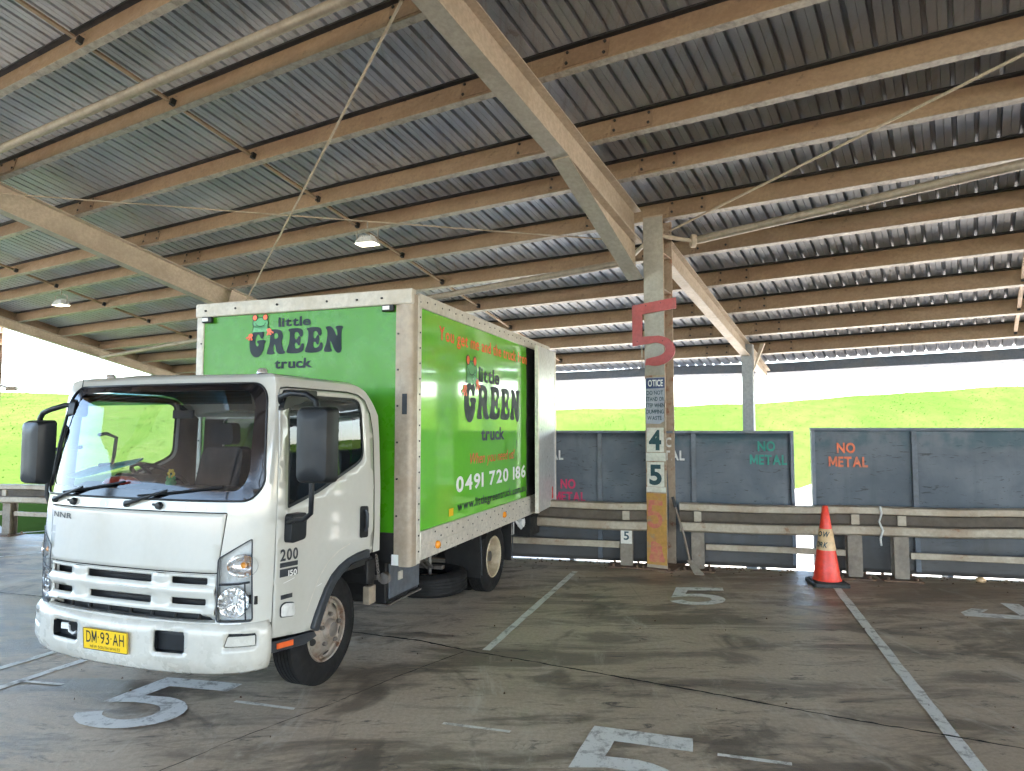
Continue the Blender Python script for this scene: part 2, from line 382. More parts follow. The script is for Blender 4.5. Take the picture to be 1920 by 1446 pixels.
GROOVY = {
 'G': [(.0, .30), (.0, .55), (.10, .85), (.38, 1.02), (.66, .94), (.74, 1.0), (.86, 1.0), (.88, .66), (.70, .64), (.62, .80), (.48, .84), (.38, .66), (.36, .48), (.42, .36), (.54, .34), (.58, .46), (.47, .48), (.47, .60), (1.0, .60), (1.0, .48), (.92, .46), (.90, .22), (.70, -.04), (.40, -.12), (.12, .02)],
 'R': [(-.05, .0), (.42, .0), (.42, .10), (.36, .14), (.38, .42), (.48, .36), (.56, .0), (1.08, .0), (1.06, .10), (.96, .14), (.82, .48), (.92, .62), (.90, .86), (.68, 1.0), (.08, 1.0), (.06, .90), (.16, .84), (.12, .40), (-.04, .10)],
 'E': [(-.03, .0), (.95, .0), (1.0, .38), (.84, .40), (.74, .20), (.46, .18), (.44, .42), (.58, .42), (.64, .30), (.78, .32), (.78, .68), (.64, .68), (.58, .56), (.44, .56), (.42, .84), (.64, .84), (.76, .64), (.92, .66), (.90, 1.0), (.06, 1.0), (.06, .90), (.16, .86), (.12, .40), (-.04, .14)],
 'N': [(-.03, .0), (.42, .0), (.42, .10), (.34, .14), (.30, .52), (.62, -.06), (.98, -.04), (.94, .40), (.94, .84), (1.04, .90), (1.02, 1.0), (.60, 1.0), (.60, .90), (.70, .84), (.72, .52), (.42, 1.0), (.06, 1.0), (.06, .90), (.16, .84), (.12, .40), (-.04, .12)],
}
RHOLE = [(.38, .62), (.56, .62), (.66, .72), (.58, .84), (.38, .84)]
def text(body, w, h, f, m, parent, name, bold=.0, bell=0.0, shear=0.0, gap=.08, groovy=False, space=.32, fit='cap'):
    """lettering mesh w wide and h tall (cap height), mapped by f(a, b)"""
    mb = MB(); x = 0; vs = []; fs = []
    for ch in body:
        if ch == ' ': x += space; continue
        if groovy and ch in GROOVY:
            p = chaikin(GROOVY[ch]); gv = [(a * .78, b * .72) for a, b in p]
            if ch == 'R':
                r = delaunay_2d_cdt([Vector((a, b)) for a, b in gv] + [Vector((a * .78, b * .72)) for a, b in chaikin(RHOLE)],
                    [(i, (i + 1) % len(gv)) for i in range(len(gv))] + [(len(gv) + i, len(gv) + (i + 1) % 20) for i in range(20)], [], 0, 1e-6)
                hp = [(a * .78, b * .72) for a, b in chaikin(RHOLE)]; ov = [(q.x, q.y) for q in r[0]]
                gf = [t for t in r[2] if pip(gv, sum(ov[i][0] for i in t) / 3, sum(ov[i][1] for i in t) / 3) and not pip(hp, sum(ov[i][0] for i in t) / 3, sum(ov[i][1] for i in t) / 3)]
                gv = ov
            else: gf = tess(gv)
        elif ch == 'M':
            k = .17 if bold >= .02 else .105; q = .38 if bold >= .02 else .33
            gv = [(0, 0), (0, .72), (k * 1.15, .72), (q, .30), (2 * q - k * 1.15, .72), (2 * q, .72), (2 * q, 0), (2 * q - k, 0), (2 * q - k, .40), (q + .05, .10), (q - .05, .10), (k, .40), (k, 0)]; gf = tess(gv)
        else: gv, gf = glyph(ch, bold)
        if not gv: continue
        x0 = min(p[0] for p in gv); x1 = max(p[0] for p in gv); cx = (x0 + x1) / 2; b = len(vs)
        for (px, py) in gv:
            if bell: px = cx + (px - cx) * (1 + bell * (.45 - py / .72))
            vs.append((x + px - x0 + shear * py, py))
        fs += [tuple(i + b for i in t) for t in gf]
        x += x1 - x0 + gap
    x0 = min(p[0] for p in vs); x1 = max(p[0] for p in vs); y0, y1 = (0, .72) if fit == 'cap' else (min(p[1] for p in vs), max(p[1] for p in vs))
    mb.add([f((p[0] - x0) / (x1 - x0) * w, (p[1] - y0) / (y1 - y0) * h) for p in vs], fs)
    return mb.build(name, m, parent)
def decal(mb, poly, f, mi=0):
    return mb.add([f(*p) for p in poly], tess(poly), mi)
def ell(cx, cy, rx, ry, n=20, a0=0, a1=360):
    return [(cx + rx * math.cos(R(a0 + (a1 - a0) * k / n)), cy + ry * math.sin(R(a0 + (a1 - a0) * k / n))) for k in range(n if a1 - a0 == 360 else n + 1)]
def stroke(pts, wd):
    L = []; Rr = []
    for i, p in enumerate(pts):
        a = Vector(pts[max(0, i - 1)]); b = Vector(pts[min(len(pts) - 1, i + 1)]); d = (b - a).normalized(); n = Vector((-d.y, d.x)) * wd / 2
        L.append((p[0] + n.x, p[1] + n.y)); Rr.append((p[0] - n.x, p[1] - n.y))
    return L + Rr[::-1]

# ------------------------------------------------------------------ frames (measured, metres)
DEG_T = -19.1          # truck and bay direction
P0 = Vector((1.964, 8.684, 4.68)); 
ER = Vector((.546, .801, -.247)).normalized(); EP = Vector((-.867, .498, 0)).normalized(); NN = ER.cross(EP).normalized()
if NN.z < 0: NN = -NN
def rf(s, t, o=0.0): return P0 + ER * s + EP * t + NN * o      # roof frame: s down slope, t along purlins, o off the plane
B0 = Vector((1.499, 8.782, 0)); BA = math.atan2(-.24, .971)    # guard rail line
W0 = Vector((.186, 9.381, 0)); WA = math.atan2(-.227, .974)    # push wall line

# ------------------------------------------------------------------ ground
PIT = -1.5
def sstep(a, b, x):
    t = np.clip((x - a) / (b - a), 0, 1); return t * t * (3 - 2 * t)
def terrain(x, y):
    x = np.asarray(x, float); y = np.asarray(y, float)
    left = 1 - sstep(-9, 3, x)
    crest = np.interp(x, [-120, -60, -31, -12, 2.8, 15.6, 34, 60, 140], [5.2, 4.6, 3.9, 3.5, 2.85, 3.42, 4.5, 5.2, 5.0])
    s0 = 33 * (1 - left) + 14.5 * left; s1 = 45 * (1 - left) + 41 * left
    wob = .5 * np.sin(x * .21 + 1.3) * np.sin(y * .17) + .28 * np.sin(x * .63 + y * .4) + .16 * np.sin(x * 1.4 - y * 1.1)
    t = np.clip((y - s0) / (s1 - s0), 0, 1); t2 = .25 * t + .75 * (t * t * (3 - 2 * t))
    base = PIT + left * .75
    z = base + (crest - base) * t2 + wob * .14 * sstep(0, .3, t)
    z = np.where(y > s1, z - sstep(s1, s1 + 60, y) * 5.0, z)
    front = sstep(11.5, 8.0, y + .235 * x)       # camera side lies just below the slab
    return z * (1 - front) + front * (-.32)
def grid_obj(name, xs, ys, f, m):
    X, Y = np.meshgrid(xs, ys); Z = f(X, Y); nx, ny = len(xs), len(ys)
    mb = MB(); mb.v = [Vector(p) for p in zip(X.ravel(), Y.ravel(), Z.ravel())]
    mb.f = [(j * nx + i, j * nx + i + 1, (j + 1) * nx + i + 1, (j + 1) * nx + i) for j in range(ny - 1) for i in range(nx - 1)]; mb.m = [0] * len(mb.f)
    return mb.build(name, m, None, 80)
xs = np.concatenate([np.linspace(-900, -130, 12), np.linspace(-120, 120, 201), np.linspace(130, 900, 12)])
ys = np.concatenate([np.linspace(-700, -60, 12), np.linspace(-50, 8, 20), np.linspace(9, 75, 111), np.linspace(80, 900, 14)])
g = grid_obj('ground', xs, ys, terrain, 'grass'); g['kind'] = 'structure'
# pale gravel floor of the pit behind the push walls
gx = np.linspace(-44, 90, 120); gy = np.linspace(0, 1, 30)
def gravel_pos():
    mb = MB(); n = len(gx); k = len(gy)
    for v in gy:
        for x in gx:
            far = 33.2 + .8 * math.sin(x * .5) + .5 * math.sin(x * 1.7) - max(0, (2 - x)) * 1.6
            near = 9.5 - .235 * x + 1.6; far = far if x > -2 else max(min(far, near + 2.5), near + 1.2 + (x + 12) * .3) if x > -12 else near + 2.2 + .3 * math.sin(x); y = near + (far - near) * v  # left strip is unseen, added to bounce warm light onto the roof
            mb.v.append(Vector((x, y, float(terrain(x, y)) + .10 + .02 * random.random())))
    mb.f = [(j * n + i, j * n + i + 1, (j + 1) * n + i + 1, (j + 1) * n + i) for j in range(k - 1) for i in range(n - 1)]; mb.m = [0] * len(mb.f)
    o = mb.build('gravel_ground', 'gravel', None, 80); o['kind'] = 'structure'
gravel_pos()
# the shed's concrete slab: its back edge runs just in front of the push walls
def wl(x, y=0, z=0):
    return Vector((W0.x + x * math.cos(WA) - y * math.sin(WA), W0.y + x * math.sin(WA) + y * math.cos(WA), z))
slab = MB(); e0, e1 = wl(-45, -.012), wl(60, -.012); f0, f1 = wl(-45, -70), wl(60, -70)
slab.prism([(e0.x, e0.y), (e1.x, e1.y), (f1.x, f1.y), (f0.x, f0.y)], lambda a, b: (a, b, 0), lambda a, b: (a, b, -.3))
floor = slab.build('floor', 'concrete'); floor['kind'] = 'structure'
flat = lambda a, b, z=.004: (a, b, z)
def wobble(poly, amp, step=.12):
    return [(x + random.uniform(-amp, amp), y + random.uniform(-amp, amp)) for x, y in dense(poly, step)]
def floor_poly(name, poly, m='line', amp=.004, z=.004):
    mb = MB(); decal(mb, wobble(poly, amp), lambda a, b: (a, b, z)); return mb.build(name, m, floor)
def line(a, b, wd, amp=.004):
    a = Vector(a); b = Vector(b); n = Vector((-(b - a).y, (b - a).x)).normalized() * wd / 2
    floor_poly('painted_line', [tuple(a + n), tuple(b + n), tuple(b - n), tuple(a - n)], amp=amp)
line((-.21, 5.54), (.80, 8.50), .07); line((3.80, 8.02), (2.40, 3.35), .085); line((6.75, 7.3), (5.2, 2.2), .10)
line((-4.6, 3.55), (-3.62, 5.72), .07); line((-4.35, 3.05), (-3.25, 5.55), .075)
line((-8.2, 8.65), (-6.6, 9.92), .06); line((-9.9, 10.4), (-8.0, 11.9), .06); line((-7.4, 7.2), (-6.2, 8.2), .03)
for a, b in (((-.428, 4.206), (-.01, 4.092)), ((-1.848, 4.532), (-1.411, 4.415)), ((1.146, 3.814), (1.518, 3.709)), ((-3.55, 4.885), (-3.19, 4.824))): line(a, b, .032, .003)
def five():
    o = [(.10, 1.0), (1.0, 1.0), (1.0, .82), (.32, .82), (.27, .60)]
    o += [(.46 + .52 * math.cos(R(a)), .31 + .31 * math.sin(R(a))) for a in range(80, -166, -14)]
    o += [(.20, .27)]
    o += [(.46 + .27 * math.cos(R(a)), .31 + .155 * math.sin(R(a))) for a in range(-150, 84, 14)]
    o += [(.30, .465), (.0, .40)]
    return o
def number(origin, xa, ya, poly):
    o = Vector(origin); xa = Vector(xa); ya = Vector(ya)
    floor_poly('painted_number', [tuple(o + xa * p[0] + ya * p[1]) for p in poly], amp=.003)
# origin is the glyph's lower left
number((.21, 3.33), (.62, -.19), (.23, .86), five())
number((-2.83, 4.21), (.66, -.14), (.25, .76), five())
number((1.64, 6.93), (.58, -.03), (.17, .74), five())
four = [(.62, 1.0), (.82, 1.0), (.82, .42), (1.0, .42), (1.0, .24), (.82, .24), (.82, 0), (.62, 0), (.62, .24), (0, .24), (0, .40), (.18, .62), (.36, .62), (.22, .42), (.62, .42)]
number((4.32, 6.33), (.80, -.22), (.25, .80), four)
def crack(pts, wd):
    P = []
    for a, b in zip(pts[:-1], pts[1:]):
        n = max(2, int(math.dist(a, b) / .05))
        for k in range(n): P.append((a[0] + (b[0] - a[0]) * k / n + random.uniform(-.006, .006), a[1] + (b[1] - a[1]) * k / n + random.uniform(-.006, .006)))
    P.append(pts[-1])
    up = []; dn = []
    for x, y in P:
        k = wd * random.uniform(.3, 1.0) / 2; up.append((x, y + k)); dn.append((x, y - k))
    mb = MB(); n = len(P); mb.add([(x, y, .0065) for x, y in up] + [(x, y, .0065) for x, y in dn], [(i, i + 1, n + i + 1, n + i) for i in range(n - 1)])
    mb.build('slab_joint', 'crack', floor)
crack([(-9, 8.4), (-4.2, 7.0), (-1.27, 5.96), (-.77, 5.77), (-.35, 5.516), (.166, 5.27), (1.385, 4.646), (2.126, 4.244), (2.909, 3.882), (6, 2.4)], .03)
crack([(-.40, 5.49), (-.82, 4.985), (-1.245, 4.415), (-1.60, 4.01), (-1.85, 3.66), (-2.6, 2.6)], .016)
# litter on the slab: dry leaves, crumbs of rubble
mb = MB()
for i in range(260):
    if i < 170: q = wl(random.uniform(-3, 9), -abs(random.gauss(0, .35)) - .05)
    else: q = Vector((random.uniform(-4, 6), random.uniform(3.2, 8.6), 0))
    a = random.uniform(0, 6.3); L = random.uniform(.004, .013) * (1.6 if i < 170 else 1); wd = L * random.uniform(.3, .8); h = random.uniform(.004, .014)
    c, s_ = math.cos(a), math.sin(a)
    P = [(q.x + c * L, q.y + s_ * L, .006), (q.x - s_ * wd, q.y + c * wd, .006), (q.x - c * L, q.y - s_ * L, .006), (q.x + s_ * wd, q.y - c * wd, .006), (q.x, q.y, .006 + h)]
    mb.add(P, [(0, 1, 4), (1, 2, 4), (2, 3, 4), (3, 0, 4)])
o = mb.build('litter', 'leaf'); o['kind'] = 'stuff'; tag(o, 'small dry leaves and crumbs of rubble strewn over the concrete floor', 'litter')
mb = MB()
for i in range(260):
    x = random.uniform(-3, 8.6); q = wl(x, -.06 - abs(random.gauss(0, .09))); r = random.uniform(.006, .028)
    vs = [(q.x + r * random.uniform(.6, 1.2) * a, q.y + r * random.uniform(.6, 1.2) * b, max(.001, r * .45 + r * .6 * c)) for a, b, c in ((1, 0, 0), (-1, 0, 0), (0, 1, 0), (0, -1, 0), (0, 0, 1), (0, 0, -1))]
    mb.add(vs, [(0, 2, 4), (2, 1, 4), (1, 3, 4), (3, 0, 4), (2, 0, 5), (1, 2, 5), (3, 1, 5), (0, 3, 5)])
for i in range(26):
    q = wl(random.uniform(-2.5, 8.5), -.10 - abs(random.gauss(0, .12))); a = random.gauss(0, .7); L = random.uniform(.04, .16)
    mb.tube([(q.x - L * math.cos(a), q.y - L * math.sin(a), .008), (q.x + L * math.cos(a), q.y + L * math.sin(a), .008 + random.uniform(0, .03))], random.uniform(.003, .008), 5)
o = mb.build('rubble', 'rust'); o['kind'] = 'stuff'; tag(o, 'reddish brown rubble and dirt along the slab edge under the guard rail', 'rubble')
# grass blades over the hillside
def grass():
    n = 60000
    x = rng.uniform(-48, 62, n); y = rng.uniform(14.5, 50, n)
    keep = (x < -1 + rng.uniform(-2, 2, n)) | (y > 33.5 + .8 * np.sin(x * .5))
    x, y = x[keep], y[keep]; z = terrain(x, y); n = len(x)
    h = rng.uniform(.02, .06, n) * (1 + .4 * (np.sin(x * .8) * np.sin(y * .9) > .35)); wd = rng.uniform(.02, .05, n); a = rng.uniform(0, 6.28, n)
    lx = rng.normal(0, .08, n); ly = rng.normal(0, .08, n)
    V = np.empty((n, 3, 3)); V[:, 0] = np.stack([x - np.cos(a) * wd, y - np.sin(a) * wd, z - .03], 1)
    V[:, 1] = np.stack([x + np.cos(a) * wd, y + np.sin(a) * wd, z - .03], 1); V[:, 2] = np.stack([x + lx, y + ly, z + h], 1)
    me = bpy.data.meshes.new('grass'); me.from_pydata(V.reshape(-1, 3).tolist(), [], np.arange(3 * n).reshape(-1, 3).tolist())
    me.materials.append(M['blade']); me.update()
    o = bpy.data.objects.new('grass', me); COL.objects.link(o); o['kind'] = 'stuff'; tag(o, 'bright green rough grass growing over the hillside behind the shed', 'grass')
grass()

# ------------------------------------------------------------------ the shed
SH = Vector((1.98, 8.75, 0))
shed = empty('open_shed', SH, 0, 'open sided steel shed with ribbed grey roof, tan purlins and one numbered column', 'shed')
T0, T1, S0, S1 = -30.0, 18.15, -18.0, 6.78
DP = .25
def skw(s, t):            # right of the column the lower purlins are set a touch out of parallel
    return .0058 * max(0, s + 2.9) * min(0, t - .3)
# ribbed sheet: pans with ribs standing upward
mb = MB(SH); prof = []; pitch = .195; t = T0
while t < T1:
    prof += [(t, DP + .004), (t + .066, DP + .004), (t + .071, DP + .009), (t + .076, DP + .004), (t + .145, DP + .004), (t + .155, DP + .052), (t + .185, DP + .052)]; t += pitch
prof.append((t, DP + .004)); n = len(prof)
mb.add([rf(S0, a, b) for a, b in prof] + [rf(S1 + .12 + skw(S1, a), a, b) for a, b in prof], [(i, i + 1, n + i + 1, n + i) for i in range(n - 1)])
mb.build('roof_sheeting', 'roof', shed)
RID = rf(S0, 0, 0); ERB = Vector((-ER.x, -ER.y, ER.z))  # unseen slope behind the camera, added and cut short to balance the light
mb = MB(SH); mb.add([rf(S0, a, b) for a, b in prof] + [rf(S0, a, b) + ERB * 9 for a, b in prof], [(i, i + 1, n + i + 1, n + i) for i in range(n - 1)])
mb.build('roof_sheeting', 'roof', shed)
RAFT = [-26.1, -17.3, -8.5, .30, 9.1, 17.7]
def beam_i(mb, s0, s1, tc, o0a, o1a, o0b, o1b, wd, tf=.016, tw=.012, k=0.0):
    """I beam in the roof frame between s0 and s1: top at o1, bottom at o0 (a at s0, b at s1)"""
    def seg(pa, pb, ta, tb):
        vs = []
        for s, (lo, hi) in ((s0, pa), (s1, pb)):
            e = k if s == s1 else 0
            vs += [rf(s - e * lo, tc + ta, lo), rf(s - e * lo, tc + tb, lo), rf(s - e * hi, tc + tb, hi), rf(s - e * hi, tc + ta, hi)]
        mb.add(vs, [(0, 1, 2, 3), (7, 6, 5, 4), (0, 4, 5, 1), (1, 5, 6, 2), (2, 6, 7, 3), (3, 7, 4, 0)])
    seg((o1a - tf, o1a), (o1b - tf, o1b), -wd / 2, wd / 2)
    seg((o0a, o0a + tf), (o0b, o0b + tf), -wd / 2, wd / 2)
    seg((o0a + tf, o1a - tf), (o0b + tf, o1b - tf), -tw / 2, tw / 2)
for i, tc in enumerate(RAFT):
    dp = .25 if i == 5 else .42
    mb = MB(SH); beam_i(mb, S0 + .1, .5 if i == 4 else -.2 if i == 5 else -.13, tc, -dp, -.004, -dp, -.004, .21, k=0 if i > 3 else .255)
    ra = mb.build('rafter', 'rafter', shed)
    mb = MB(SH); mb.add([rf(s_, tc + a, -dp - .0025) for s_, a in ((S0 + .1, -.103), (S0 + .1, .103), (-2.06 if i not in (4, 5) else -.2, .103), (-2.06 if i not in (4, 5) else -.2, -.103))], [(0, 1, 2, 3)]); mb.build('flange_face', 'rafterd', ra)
    if i == 4:
        pass
    elif i != 5:
        mb = MB(SH); beam_i(mb, -2.05, -.13, tc, -dp - .016, -dp - .002, -.90, -dp - .002, .21, tf=.010, k=.255)
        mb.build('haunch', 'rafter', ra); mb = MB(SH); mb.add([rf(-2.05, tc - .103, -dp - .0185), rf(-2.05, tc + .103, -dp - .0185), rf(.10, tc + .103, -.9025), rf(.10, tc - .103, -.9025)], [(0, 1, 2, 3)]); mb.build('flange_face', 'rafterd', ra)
    else:
        mb = MB(SH); beam_i(mb, -.2, S1 + .1, tc, -.25, -.004, -.25, -.004, .2); mb.build('rafter', 'rafter', shed)
    if i != 5:
        mb = MB(SH); beam_i(mb, .22, 6.7, tc - .12, -.36, -.004, -.22, -.004, .16); mb.build('outrigger', 'rafter', shed)
# purlins: a face, a lipped bottom flange and a top flange coloured dark for its shadow
PS = [-17.7 + 1.1 * k for k in range(10)] + [-6.1, -5.0, -3.94, -2.80, -1.68, -.88, .16, 1.24, 2.36, 3.5, 4.6, 5.65]
SGN = 1 if NN.cross(EP).dot(ER) > 0 else -1
def make_purlin(L0, L1):
    mb = MB(rf(0, .3))
    def zs(a, b, o0, o1, mi):
        mb.add([rf(x, t, o) for t in (L0, L1) for x, o in ((a, o0), (b, o0), (b, o1), (a, o1))], [(0, 1, 2, 3), (7, 6, 5, 4), (0, 4, 5, 1), (1, 5, 6, 2), (2, 6, 7, 3), (3, 7, 4, 0)], mi)
    zs(0, .006, .0065, DP - .0045, 0); zs(0, .078, 0, .006, 1); zs(.072, .078, .0065, .026, 1); zs(-.07, .006, DP - .004, DP + .0005, 2); zs(-.07, -.064, DP - .024, DP - .0045, 2)
    return mb.build('purlin', ['purlin', 'lip', 'dark'], shed)
for k, (L0, L1) in enumerate(((.301, T1 - .1), (T0 + .2, .299))):
    pur = make_purlin(L0, L1)
    for i, s in enumerate(PS):
        o = pur
        if i: o = pur.copy(); COL.objects.link(o); o.parent = shed
        ang = SGN * math.atan(.0058 * max(0, s + 2.9)) if k else 0
        o.matrix_local = Matrix.Translation(rf(s, .3) - SH) @ Matrix.Rotation(ang, 4, NN)
# lap plates where purlins cross the rafters (one part per crossing in view)
lapm = None
for tc in (.30, 9.1):
    for s in PS[11:]:
        for dt in (-.62, .62) if tc < 5 else (-.42,):
            if lapm is None:
                mb = MB(rf(0, 0)); mb.add([rf(x, t, o) for t in (-.24, .24) for x, o in ((-.012, .03), (-.002, .03), (-.002, DP - .015), (-.012, DP - .015))], [(0, 1, 2, 3), (7, 6, 5, 4), (0, 4, 5, 1), (1, 5, 6, 2), (2, 6, 7, 3), (3, 7, 4, 0)])
                for tt in (-.2, .2):
                    for oo in (.07, .2): mb.tube([rf(-.012, tt, oo), rf(-.026, tt, oo)], .017, 6, 1)
                lapm = mb.build('lap_plate', ['purlinlap', 'dark'], shed); lapm.location = rf(s + skw(s, tc + dt), tc + dt) - SH
            else:
                o = lapm.copy(); COL.objects.link(o); o.parent = shed; o.location = rf(s + skw(s, tc + dt), tc + dt) - SH
brm = {}
for t in (13.5, 4.5, -4.05):
    for a, b in zip(PS[9:-1], PS[10:]):
        L = round(b - a, 2)
        if L not in brm:
            mb = MB(rf(0, 0)); 
            for ta, tb, oa, ob in ((-.025, .025, .06, .066), (.019, .025, .0665, .115)):
                mb.add([rf(x, q, o) for x in (.08, L - .075) for q, o in ((ta, oa), (tb, oa), (tb, ob), (ta, ob))], [(0, 1, 2, 3), (7, 6, 5, 4), (0, 4, 5, 1), (1, 5, 6, 2), (2, 6, 7, 3), (3, 7, 4, 0)])
            mb.add([rf(x, q, o) for x in (L - .06, L - .005) for q, o in ((-.022, .04), (.022, .04), (.022, .12), (-.022, .12))], [(0, 1, 2, 3), (7, 6, 5, 4), (0, 4, 5, 1), (1, 5, 6, 2), (2, 6, 7, 3), (3, 7, 4, 0)], 1)
            o = mb.build('bridging', ['purlin', 'dark'], shed); brm[L] = o
        else:
            o = brm[L].copy(); COL.objects.link(o); o.parent = shed
        o.location = rf(a + skw(a, t), t) - SH
# strut pipes, cross brace rods
def rod(name, a, b, r, m, sag=0.0, n=9, parent=shed):
    mb = MB(SH); pts = [a.lerp(b, k / (n - 1)) + Vector((0, 0, -sag * 4 * (k / (n - 1)) * (1 - k / (n - 1)))) for k in range(n)]
    mb.tube(pts, r, 12); return mb.build(name, m, parent, 40)
for ta, tb in ((.42, 8.98), (9.2, 17.6), (-8.4, .18)):
    p = rod('strut_pipe', rf(-4.5, ta, -.25), rf(-4.5, tb, -.25), .055, 'pipe')
    lo = lambda t: .70 + .095 * t if t > 0 else .48 + .172 * t
    a_, b_ = (max(ta, .77), tb) if ta > 0 else (ta, -.33)
    p = rod('strut_pipe', rf(lo(a_), a_, -.25), rf(lo(b_), b_, -.25), .055, 'pipe')
    if ta != 9.2:
        e = a_ if ta > 0 else b_; q = rf(lo(e), e, -.25)
        mb = MB(SH); mb.lathe([(.0, -.03), (.09, -.03), (.09, .03), (0, .03)], q, 'x', 14); mb.tube([q, rf(.12, .12 if ta > 0 else .04, -.27)], .03, 8); mb.build('pipe_flange', 'rafter', p, 30)
rod('brace_rod', rf(-4.3, .62, -.25), rf(.5, 8.9, -.25), .014, 'rod'); rod('brace_rod', rf(-3.95, 9.0, -.25), rf(.18, .5, -.25), .011, 'rod')
rod('brace_rod', rf(.12, -.06, -.25), rf(-4.2, -8.3, -.25), .014, 'rod')
# gutter along the eave
mb = MB(SH)
gp = [(-.10, -.02), (.10, -.02), (.16, .24), (.15, .245), (.09, -.008), (-.09, -.008), (-.09, .19), (-.10, .19)]
K = 60; ring = []
for k in range(K + 1):
    t = T0 + (T1 - T0) * k / K; sg = .03 * math.sin(k * .5) + .015 * math.sin(k * 1.3)
    ring += [rf(S1 + .02 + a + skw(S1, t), t, b + sg * .6 - .02) for a, b in gp]
m_ = len(gp); mb.add(ring, [(i * m_ + j, i * m_ + (j + 1) % m_, (i + 1) * m_ + (j + 1) % m_, (i + 1) * m_ + j) for i in range(K) for j in range(m_)])
mb.build('gutter', 'gutter', shed)
# columns: H sections, front flange towards the camera
RZ = math.atan2(-.498, .867)
def fr(o, rz):
    c, s_ = math.cos(rz), math.sin(rz)
    return lambda x, y, z: Vector((o[0] + x * c - y * s_, o[1] + x * s_ + y * c, o[2] + z))
def column(tc, ztop, name='column', wd=.27, dep=.40, m=('colm', 'rafterd'), s=0.0, extra=True):
    q = rf(s, tc); C = Vector((1.9, 8.6, 0)) + (q - rf(0, .1)); C.z = 0; T = fr(C, RZ)
    mb = MB(SH); mb.box((-wd / 2, 0, 0), (wd / 2, .018, ztop), 0, T); mb.box((-wd / 2, dep - .018, 0), (wd / 2, dep, ztop), 0, T); mb.box((-.007, .0185, 0), (.007, dep - .0185, ztop), 0, T)
    if extra:
        for z in (3.62, 4.1, 4.42):
            for sx in (-1, 1): mb.box((sx * .0075 if sx > 0 else -wd / 2 + .004, .019, z), (wd / 2 - .004 if sx > 0 else -.0075, dep - .019, z + .014), 0, T)
    o = mb.build(name, m[0], shed)
    if extra:
        b = MB(SH); b.box((-wd / 2 - .1, -.1, .0005), (wd / 2 + .1, dep + .1, .02), 0, T)
        for sx in (-1, 1):
            for y in (-.06, dep + .06): b.tube([T(sx * .17, y, .02), T(sx * .17, y, .05)], .016, 6)
        b.build('base_plate', 'rust', o)
    return o, T
for tc in RAFT[:-1]:
    o, T = column(tc - .16, 4.62 if tc != 9.1 else 4.2, extra=True if tc != 9.1 else False)
    if tc == .30: TC = T; mc = o
column(18.95, 4.62)
mb = MB(SH); mb.add([rf(s, t, o) for s in (S0, S1 + .1) for t, o in ((17.86, -.01), (17.9, -.01), (17.9, DP + .003), (17.86, DP + .003))], [(0, 1, 2, 3), (7, 6, 5, 4), (0, 4, 5, 1), (1, 5, 6, 2), (2, 6, 7, 3), (3, 7, 4, 0)]); mb.build('barge_board', 'purlin', shed)
for tc in RAFT:
    q = rf(5.05, tc - .14); C = Vector((q.x, q.y, 0)); T = fr(C, RZ); mb = MB(SH)
    mb.box((-.1, -.09, PIT - .2), (.1, .09, 3.42), 0, T); mb.build('rear_post', 'rearpost', shed)
    mb = MB(SH); mb.add([T(.1, -.05, 2.9), T(.13, -.05, 2.95), T(.32, -.05, 3.42), T(.24, -.05, 3.42), T(.1, .05, 2.9), T(.13, .05, 2.95), T(.32, .05, 3.42), T(.24, .05, 3.42)], [(0, 1, 2, 3), (7, 6, 5, 4), (0, 4, 5, 1), (1, 5, 6, 2), (2, 6, 7, 3), (3, 7, 4, 0)])
    mb.build('knee_brace', 'rafter', shed)
for tc in RAFT[:-1]:                       # far side columns, behind the camera
    column(tc, rf(-16, tc).z - .4, s=-16, extra=False)
# painted lower face of the numbered column, and its grey upper face
mb = MB(SH); mb.box((-.131, -.004, .06), (.131, -.0005, .97), 0, TC)
pp = mb.build('painted_panel', 'ochre', mc)
mb = MB(SH); decal(mb, [(a * .2 - .12, .62 + b * .36 - .1) for a, b in five()], lambda a, b: TC(a, -.006, b)); mb.build('painted_number', 'pinkpaint', pp)
mb = MB(SH); decal(mb, wobble(rounded([(-.10, .08), (.11, .10), (.06, .33), (-.08, .36)], .06), .01), lambda a, b: TC(a, -.006, b)); mb.build('paint_smear', 'pinkpaint', pp)
mb = MB(SH); mb.box((-.131, -.004, 2.50), (.131, -.0005, 4.60), 0, TC); mb.build('upper_facing', 'rafterd', mc)
mb = MB(SH); mb.tube([TC(-.15, -.02, 2.6), TC(-.16, -.03, 2.62), TC(-.16, -.03, 2.9), TC(-.2, .1, 3.0)], .007, 6); mb.build('conduit', 'lip', mc)

# ------------------------------------------------------------------ signs on the column
def sign(name, label, z, cat='sign', x=0.0, y=-.006):
    q = TC(x, y, z); return empty(name, q, RZ, label, cat)
o = sign('number_sign', 'large faded red number 5 board fixed high across the column', 2.60, y=-.02)
mb = MB(); P5 = [(-.315, .885), (.325, .945), (.325, .79), (-.165, .745), (-.165, .42)]
P5 += [(.02 + .285 * math.cos(R(a)), .21 + .215 * math.sin(R(a))) for a in range(80, -121, -12)]
P5 += [(-.13, .005), (-.11, .10)]
P5 += [(.0 + .17 * math.cos(R(a)), .225 + .10 * math.sin(R(a))) for a in range(-70, 91, 12)]
P5 += [(-.06, .315), (-.315, .29)]; P5 = [(a * .92, b * .92 + .025) for a, b in P5]
mb.prism(P5, lambda a, b: (a, -.012, b), lambda a, b: (a, 0.012, b)); mb.build('board', 'redsign', o, bevel=.003)
mb = MB(); 
for q in ((-.1, .82), (.1, .84), (-.22, .35), (.12, .34)): mb.tube([(q[0], -.013, q[1]), (q[0], -.02, q[1])], .008, 6)
mb.build('screw', 'dark', o)
